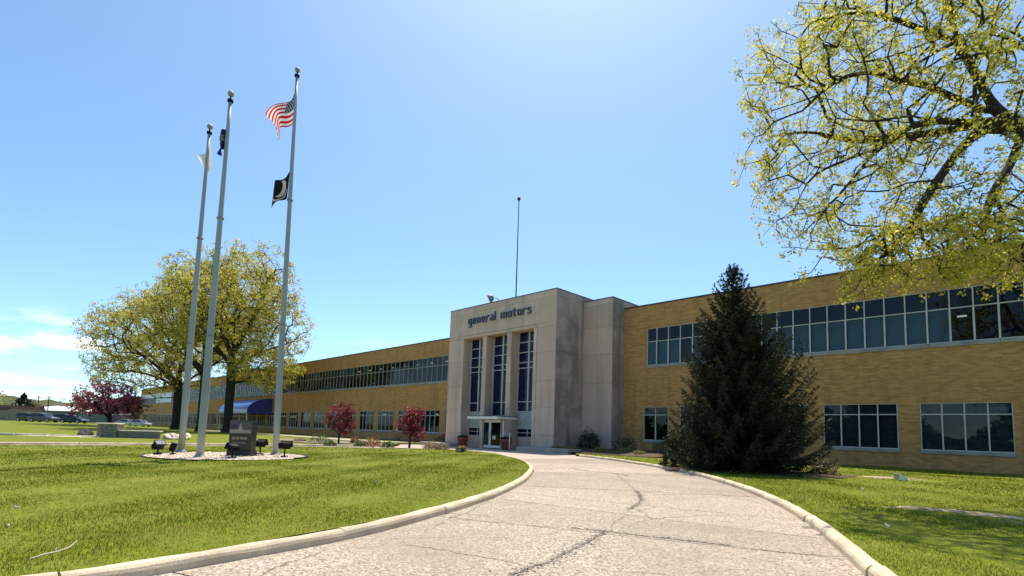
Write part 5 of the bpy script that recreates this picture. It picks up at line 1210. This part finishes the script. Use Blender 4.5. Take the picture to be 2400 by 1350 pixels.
def car(loc,rz,body,label,suv=False,L=4.7):
    root=empty('parked_car',loc,rz); tag(root,label,'car','cars parked beyond the far lawn'); s=L/4.7; up=0.14 if suv else 0.0; pm=paint('paint',body)
    m=MB(); st=[(-2.35,0.45,0.62,0.60),(-2.25,0.28,0.80,0.80),(-1.7,0.22,0.92,0.88),(-0.6,0.20,0.93,0.90),(0.9,0.20,0.92,0.90),(1.6,0.22,0.86,0.88),(2.15,0.28,0.74,0.82),(2.35,0.42,0.60,0.62)]; secs=[]
    for x,z0,z1,w in st:
        z1+=up; secs.append([(x*s,-w*0.92,z0),(x*s,-w,z0+0.12),(x*s,-w,z1-0.14),(x*s,-w*0.90,z1),(x*s,w*0.90,z1),(x*s,w,z1-0.14),(x*s,w,z0+0.12),(x*s,w*0.92,z0)])
    loft(m,secs); m.build('body',pm,root,False)
    if suv: cab=[(-2.15,0.90,0.74),(-1.95,1.56,0.62),(-0.5,1.64,0.64),(0.35,1.58,0.62),(1.15,0.98,0.76)]
    else: cab=[(-1.75,0.88,0.74),(-0.95,1.36,0.60),(-0.1,1.45,0.60),(0.55,1.38,0.60),(1.35,0.88,0.76)]
    m=MB(); secs=[]
    for x,z,w in cab:
        zb=0.86+up; secs.append([(x*s,-0.80,zb),(x*s,-w,max(z,zb+0.01)),(x*s,w,max(z,zb+0.01)),(x*s,0.80,zb)])
    loft(m,secs); m.build('glasshouse',M['carglass'],root)
    m=MB(); secs=[]
    for x,z,w in cab[1:4]: secs.append([(x*s,-w-0.015,z-0.03),(x*s,-w+0.05,z+0.022),(x*s,w-0.05,z+0.022),(x*s,w+0.015,z-0.03)])
    loft(m,secs); m.build('roof',pm,root)
    for sd in (-1,1):
        for (x0,z0,w0),(x1,z1,w1) in ((cab[0],cab[1]),(cab[-2],cab[-1])): MB().tube([(x0*s,sd*(w0+0.01),z0),(x1*s,sd*(w1+0.01),z1)],0.045,5).build('pillar',pm,root)
        MB().tube([(cab[2][0]*s,sd*(cab[2][2]+0.012),cab[2][1]-0.03),(cab[2][0]*s-0.05,sd*0.81,0.88+up)],0.04,5).build('pillar',pm,root)
    for x in (-1.42,1.42):
        for sd in (-1,1):
            w=empty('wheel',(x*s,sd*0.80,0.33),parent=root); w.rotation_euler=(math.radians(90),0,0)
            MB().lathe([(0.20,-0.10),(0.31,-0.11),(0.33,-0.07),(0.33,0.07),(0.31,0.11),(0.20,0.10)],18).build('tyre',M['tyre'],w,True); MB().lathe([(0.02,-0.115),(0.19,-0.10),(0.21,-0.105),(0.21,0.105),(0.19,0.10),(0.02,0.115)],12).build('rim',M['rim'],w)
    for sd in (-1,1):
        MB().bbox(2.12*s,2.30*s,sd*0.62-0.16,sd*0.62+0.16,0.58+up,0.70+up,0.02).build('headlight',M['head'],root); MB().bbox(-2.33*s,-2.2*s,sd*0.62-0.14,sd*0.62+0.14,0.62+up,0.76+up,0.02).build('tail_light',M['tail'],root)
        MB().bbox(0.72*s,0.88*s,sd*0.96-0.07,sd*0.96+0.07,0.92+up,1.04+up,0.02).build('mirror',pm,root)
cz=lambda x,y: float(ground_z(np.float64(x),np.float64(y)))
for x,y,rz,c,lab,sv,L in [(-130.3,8.0,44,(0.14,0.13,0.15),'grey estate car parked in front of the brown one by the far lawn',True,4.8),(-136.5,6.4,44,(0.10,0.075,0.07),'dark brown car half hidden behind the grey estate car',True,4.7),(-126.4,12.0,44,(0.018,0.025,0.055),'navy saloon car parked nearest the crabapple',False,4.6),(-131.0,11.4,44,(0.02,0.02,0.022),'black car with pale roof between the grey and navy cars',True,4.5),
    (-135.8,23.8,44,(0.62,0.64,0.66),'white saloon car parked beside the far end of the brick wing',False,4.7),(-144.8,23.0,44,(0.60,0.61,0.62),'silver car parked behind the white saloon',False,4.7)]:
    car((x,y,cz(x,y)),math.radians(rz),c,lab,sv,L)

# ------------------------------------------------------------------ far background on the left
def brickish(name,a,b):
    t=NT(name); co=t.co(); n=t.noise(co,0.6,4); n2=t.noise(t.map(co,(3,3,9)),1.0,3); return t.pbr(t.mix(t.rng(n2,.35,.65,0,.5),t.ramp(n,[(.3,a),(.7,b)]),tuple(x*.8 for x in a)),0.9)
M['redbrick']=brickish('red_brick',(0.24,0.075,0.045),(0.34,0.115,0.065)); M['pinkblock']=brickish('pinkish_block',(0.30,0.22,0.18),(0.38,0.29,0.24)); M['darkbrick']=brickish('brown_brick',(0.11,0.075,0.055),(0.16,0.11,0.08)); M['greywall']=simple('grey_green_cladding',(0.17,0.20,0.185),0.7)
b=empty('red_brick_building',(-205,32.5,0.1),math.radians(0)); tag(b,'red brick building seen behind the crabapple at the end of the brick wing','building')
MB().box(-34,17.7,-2,20,0,8.2).build('wall',M['redbrick'],b); MB().box(-34.2,17.8,-2.3,20.2,8.2,8.5).build('roof',M['coping'],b); MB().box(-34,17.7,-2.12,-2.003,2.9,3.2).build('pipe',M['white'],b)
for k in range(9): MB().box(-30+k*4.7,-30+k*4.7+3.2,-2.06,-2.003,0.9,2.5).build('window',M['navy_panel'],b)
b=empty('low_shed',(-236,20,0.3),math.radians(44)); tag(b,'long low grey shed with a white roof edge behind the parked cars','building')
MB().box(-16,26,0,14,0,3.6).build('wall',M['greywall'],b); MB().add([(-16.5,-0.6,3.6),(26.5,-0.6,3.6),(26.5,14.5,5.6),(-16.5,14.5,5.6),(-16.5,-0.6,3.75),(26.5,-0.6,3.75),(26.5,14.5,5.75),(-16.5,14.5,5.75)],[(0,3,2,1),(4,5,6,7),(0,1,5,4),(1,2,6,5),(2,3,7,6),(3,0,4,7)]).build('roof',M['white'],b); MB().box(-16.3,26.3,-0.35,-0.003,3.3,3.598).build('eave',M['black'],b)
for k in range(7): MB().box(-13+k*5.5,-10.5+k*5.5,-0.05,-0.003,0.2,2.6).build('shutter',M['grey_louvre'],b)
b=empty('block_building',(-156,2.6,0.5),math.radians(44)); tag(b,'small pinkish block building with brown parapet at the far edge of the lawn','building')
MB().box(-12,3.2,0,9,0,2.15).build('wall',M['pinkblock'],b); MB().box(-12,0.9,1.2,9,2.152,3.3).build('parapet',M['darkbrick'],b); MB().box(-12.1,3.3,-0.1,1.198,2.152,2.25).build('coping',M['sill'],b)
def upole(loc,label):
    root=empty('utility_pole',loc,math.radians(44)); tag(root,label,'utility pole','utility poles before the hills'); MB().tube([(0,0,0),(0,0,7.2)],[0.16,0.10],8).build('pole',M['bark_grey'],root); MB().box(-0.9,0.9,-0.06,0.06,6.7,6.82).build('crossarm',M['bark_grey'],root)
    for x in (-0.8,0.0,0.8): MB().tube([(x,0,6.82),(x,0,7.0)],0.04,6).build('insulator',M['alu_dull'],root)
upole((-202.8,10.9,0.5),'utility pole farther from the crabapple'); upole((-200.7,13.0,0.5),'utility pole closer to the crabapple')
g_=empty('pipe_gantry',(-225,27,0.3),math.radians(44)); tag(g_,'dark pipe gantry above the shed beside the crabapple','gantry')
MB().box(-5,4,-0.15,0.15,7.6,7.95).build('beam',M['grey_louvre'],g_)
for x in (-4.8,3.8): MB().box(x-0.14,x+0.14,-0.14,0.14,0,7.598).build('column',M['grey_louvre'],g_)
# chain-link fence
fe=empty('chain_link_fence',(-146,3.5,0.5),math.radians(44)); tag(fe,'galvanised chain-link fence behind the parked cars','fence')
for k in range(22): MB().tube([(k*2.6,0,0),(k*2.6,0,2.3)],0.035,6).build('post',M['alu_dull'],fe)
MB().tube([(0,0,2.28),(54.6,0,2.28)],0.028,6).build('rail',M['alu_dull'],fe)
m=MB()
for k in range(220):
    x=k*0.25; m.tube([(x,0.0,0.05),(x+2.2 if x+2.2<54.6 else 54.6,0.0,2.25 if x+2.2<54.6 else 0.05+54.6-x)],0.006,3,False); m.tube([(x,0.012,2.25),(x+2.2 if x+2.2<54.6 else 54.6,0.012,0.05 if x+2.2<54.6 else 2.25-(54.6-x))],0.006,3,False)
m.build('wire_mesh',M['alu_dull'],fe)
# hills
def m_hill():
    t=NT('wooded_hill'); co=t.n('ShaderNodeNewGeometry').outputs['Position']; n=t.noise(co,0.09,5,0.7); n2=t.noise(co,0.018,4); col=t.ramp(n,[(0.3,(0.025,0.04,0.015)),(0.55,(0.075,0.095,0.035)),(0.8,(0.15,0.16,0.07))]); col=t.mix(t.rng(n2,.45,.65,0,.5),col,(0.11,0.09,0.06)); return t.pbr(col,0.95,0,0.1,t.bump(n,1.0,4.0))
def hills():
    nx,ny=150,40; V=[]; r=np.random.default_rng(8)
    for j in range(ny+1):
        for i in range(nx+1):
            a=math.radians(100+110*i/nx); d=430+500*j/ny; x=d*math.cos(a)*1.0; y=d*math.sin(a)
            deg=100+110*i/nx; h=16*math.exp(-((deg-180.5)/4.5)**2)+10*math.exp(-((deg-172.5)/5)**2)+8*math.exp(-((deg-160)/12)**2)+14*math.exp(-((deg-190)/6)**2)+6
            h*=0.9*min(1,j/ny*2.4); h+=1.6*math.sin(i*1.7+j)*math.sin(j*2.1)*min(1,j/8)+r.normal(0,0.7)*min(1,j/6)
            V.append((x,y,h-1.2))
    F=[(j*(nx+1)+i,(j+1)*(nx+1)+i,(j+1)*(nx+1)+i+1,j*(nx+1)+i+1) for j in range(ny) for i in range(nx)]
    o=npmesh('hills',np.array(V),np.array(F),m_hill(),None,None,True); tag(o,'low wooded hills on the far horizon','hills',kind='structure')
hills()
def conifer(loc,h,w,label,seed):
    r=np.random.default_rng(seed); root=empty('conifer_tree',loc); tag(root,label,'tree','far conifers'); MB().tube([(0,0,0),(0,0,h)],[0.18,0.02],7).build('trunk',M['bark'],root)
    n=3000; t=r.random(n)**0.7; z=h*(0.05+0.95*(1-t)); a=r.uniform(0,6.28,n); q=w*t*(0.35+0.65*r.random(n)**0.5)*(1+0.25*np.sin(z*5.0)); C=np.c_[q*np.cos(a),q*np.sin(a),z]; leaf_mesh('crown',C,0.45,M['needle_yew'],root,r,np.clip(r.normal(.4,.2,n),0,1),0.4)
conifer((-190.5,7.3,0.5),7.4,4.2,'dark conifer with a spire top behind the block building',1); conifer((-205,12.2,0.5),4.2,2.0,'small dark conifer in front of the white-roofed shed',2)
def thin_tree(loc,h,w,label,seed,mat='leaf_mid'):
    x,y,z=loc; tree('bare_tree',label,loc,[(x,y,z),(x,y,z+h*0.35)],[[(x,y,z+h*0.3),(x-w*0.3,y-w*0.3,z+h*0.7)],[(x,y,z+h*0.3),(x+w*0.3,y+w*0.3,z+h*0.72)],[(x,y,z+h*0.33),(x,y,z+h*0.85)]],[((x,y,z+h*0.62),(w,w,h*0.38),1.0,-1)],320,9,0.3,0.34,M[mat],M['bark_grey'],0.03,0.42,seed,0.6,0.25,group='young trees beyond the far lawn',rmax=0.2)
thin_tree((-192,-0.5,0.5),9.0,4.2,'pale budding tree at the very edge, above the block building',101); thin_tree((-196,8.9,0.5),5.5,2.6,'thin budding tree beside the spired conifer',102,'leaf_tan')
# tree belt across the road behind the viewer, mirrored in the windows
def tree_belt():
    r=np.random.default_rng(77); n=26000; x=r.uniform(-140,70,n); u=r.random(n); hmax=9+4*np.sin(x*0.13)+3*np.sin(x*0.31+1); z=hmax*np.sqrt(u)*r.uniform(0.3,1,n); y=-58+r.normal(0,3.2,n); C=np.c_[x,y,z]
    o=leaf_mesh('treeline',C,1.3,M['leaf_green'],None,r,np.clip(r.normal(.35,.2,n),0,1),0.2); tag(o,'belt of trees across the road, seen mirrored in the glass','trees',kind='stuff')
tree_belt()

# ------------------------------------------------------------------ small things near the entrance and on the grass
def planter(loc,label,seed):
    root=empty('planter',loc); tag(root,label,'planter','red planters by the doors')
    MB().lathe([(0.27,0.0),(0.30,0.01),(0.41,0.62),(0.45,0.63),(0.46,0.76),(0.41,0.77),(0.39,0.66),(0.0,0.66)],24).build('pot',M['terracotta'],root,True)
    r=np.random.default_rng(seed); n=420; a=r.uniform(0,6.28,n); q=0.42*np.sqrt(r.random(n)); C=np.c_[q*np.cos(a),q*np.sin(a),0.72+0.26*r.random(n)*(1.1-q)]; leaf_mesh('plant',C,0.085,M['needle_yew'],root,r,np.clip(r.normal(.5,.25,n),0,1),-0.3)
planter((-31.75,26.7,0.0),'red round planter on the flagpole side of the doors',1); planter((-26.95,26.75,0.0),'red round planter on the spruce side of the doors',2)
p_=empty('marker_post',(-26.0,26.15,0.0)); tag(p_,'thin white marker post beside the planter','post'); MB().tube([(0,0,0.0),(0,0,1.25)],0.032,8).build('shaft',M['white'],p_); MB().lathe([(0.14,0),(0.14,0.03),(0.04,0.06)],12).build('foot',M['black'],p_)
def ground_lamp(loc,rz,label,mat):
    root=empty('ground_lamp',loc,rz); tag(root,label,'lamp'); m=MB(); m.add([(-0.2,-0.13,0),(0.2,-0.13,0),(0.2,0.13,0),(-0.2,0.13,0),(-0.2,-0.10,0.10),(0.2,-0.10,0.10),(0.2,0.13,0.22),(-0.2,0.13,0.22)],[(0,3,2,1),(4,5,6,7),(0,1,5,4),(1,2,6,5),(2,3,7,6),(3,0,4,7)]); m.build('housing',mat,root); MB().box(-0.17,0.17,0.131,0.14,0.04,0.19).build('lens',M['lens'],root)
ground_lamp((-3.05,21.4,0.1),math.radians(120),'small wedge-shaped lamp on the grass before the brick wing',M['cream']); ground_lamp((-22.3,18.6,0.1),math.radians(200),'small dark ground lamp at the lawn edge by the drive',M['black'])
tw=MB(); pts=[(-5.62,0.36,0.15),(-5.66,0.45,0.165),(-5.74,0.53,0.16),(-5.86,0.62,0.165),(-6.0,0.68,0.19)]; tw.tube(pts,[0.006,0.008,0.007,0.006,0.003],6); tw.tube([(-5.74,0.53,0.16),(-5.80,0.52,0.17),(-5.86,0.55,0.175)],[0.004,0.003,0.002],5)
tag(tw.build('twig',M['twig']),'pale bent twig lying in the grass at the lower left','twig')
lit=[(-8.74,0.38,'pale dry leaf on the grass at the left edge, the upper of two'),(-7.32,0.29,'pale dry leaf on the grass at the left edge above the twig'),(-9.6,5.8,'pale dry leaf in the grass midway between gravel circle and kerb'),(-15.0,9.3,'pale dry leaf on the lawn beyond the gravel circle towards the tower'),(-10.6,10.1,'pale dry leaf just inside the kerb bend'),(-2.9,15.0,'pale dry leaf on the grass in front of the spruce'),(-1.4,8.6,'pale dry leaf near the kerb below the bare patch')]
for i,(x,y,lab) in enumerate(lit):
    r=np.random.default_rng(i+200); m=MB(); s=0.05; k=5; ang=np.sort(r.uniform(0,6.28,k)); top=[(s*r.uniform(.6,1.2)*math.cos(a),s*r.uniform(.6,1.2)*math.sin(a),0.03+0.03*r.random()) for a in ang]; m.add(top+[(0,0,0.012)],[(j,(j+1)%k,k) for j in range(k)]); o=m.build('fallen_leaf',M['leaf_dry'] if 'leaf_dry' in M else M['capstone'],None); o.location=(x,y,0.135); tag(o,lab,'leaf','dry leaves on the grass')
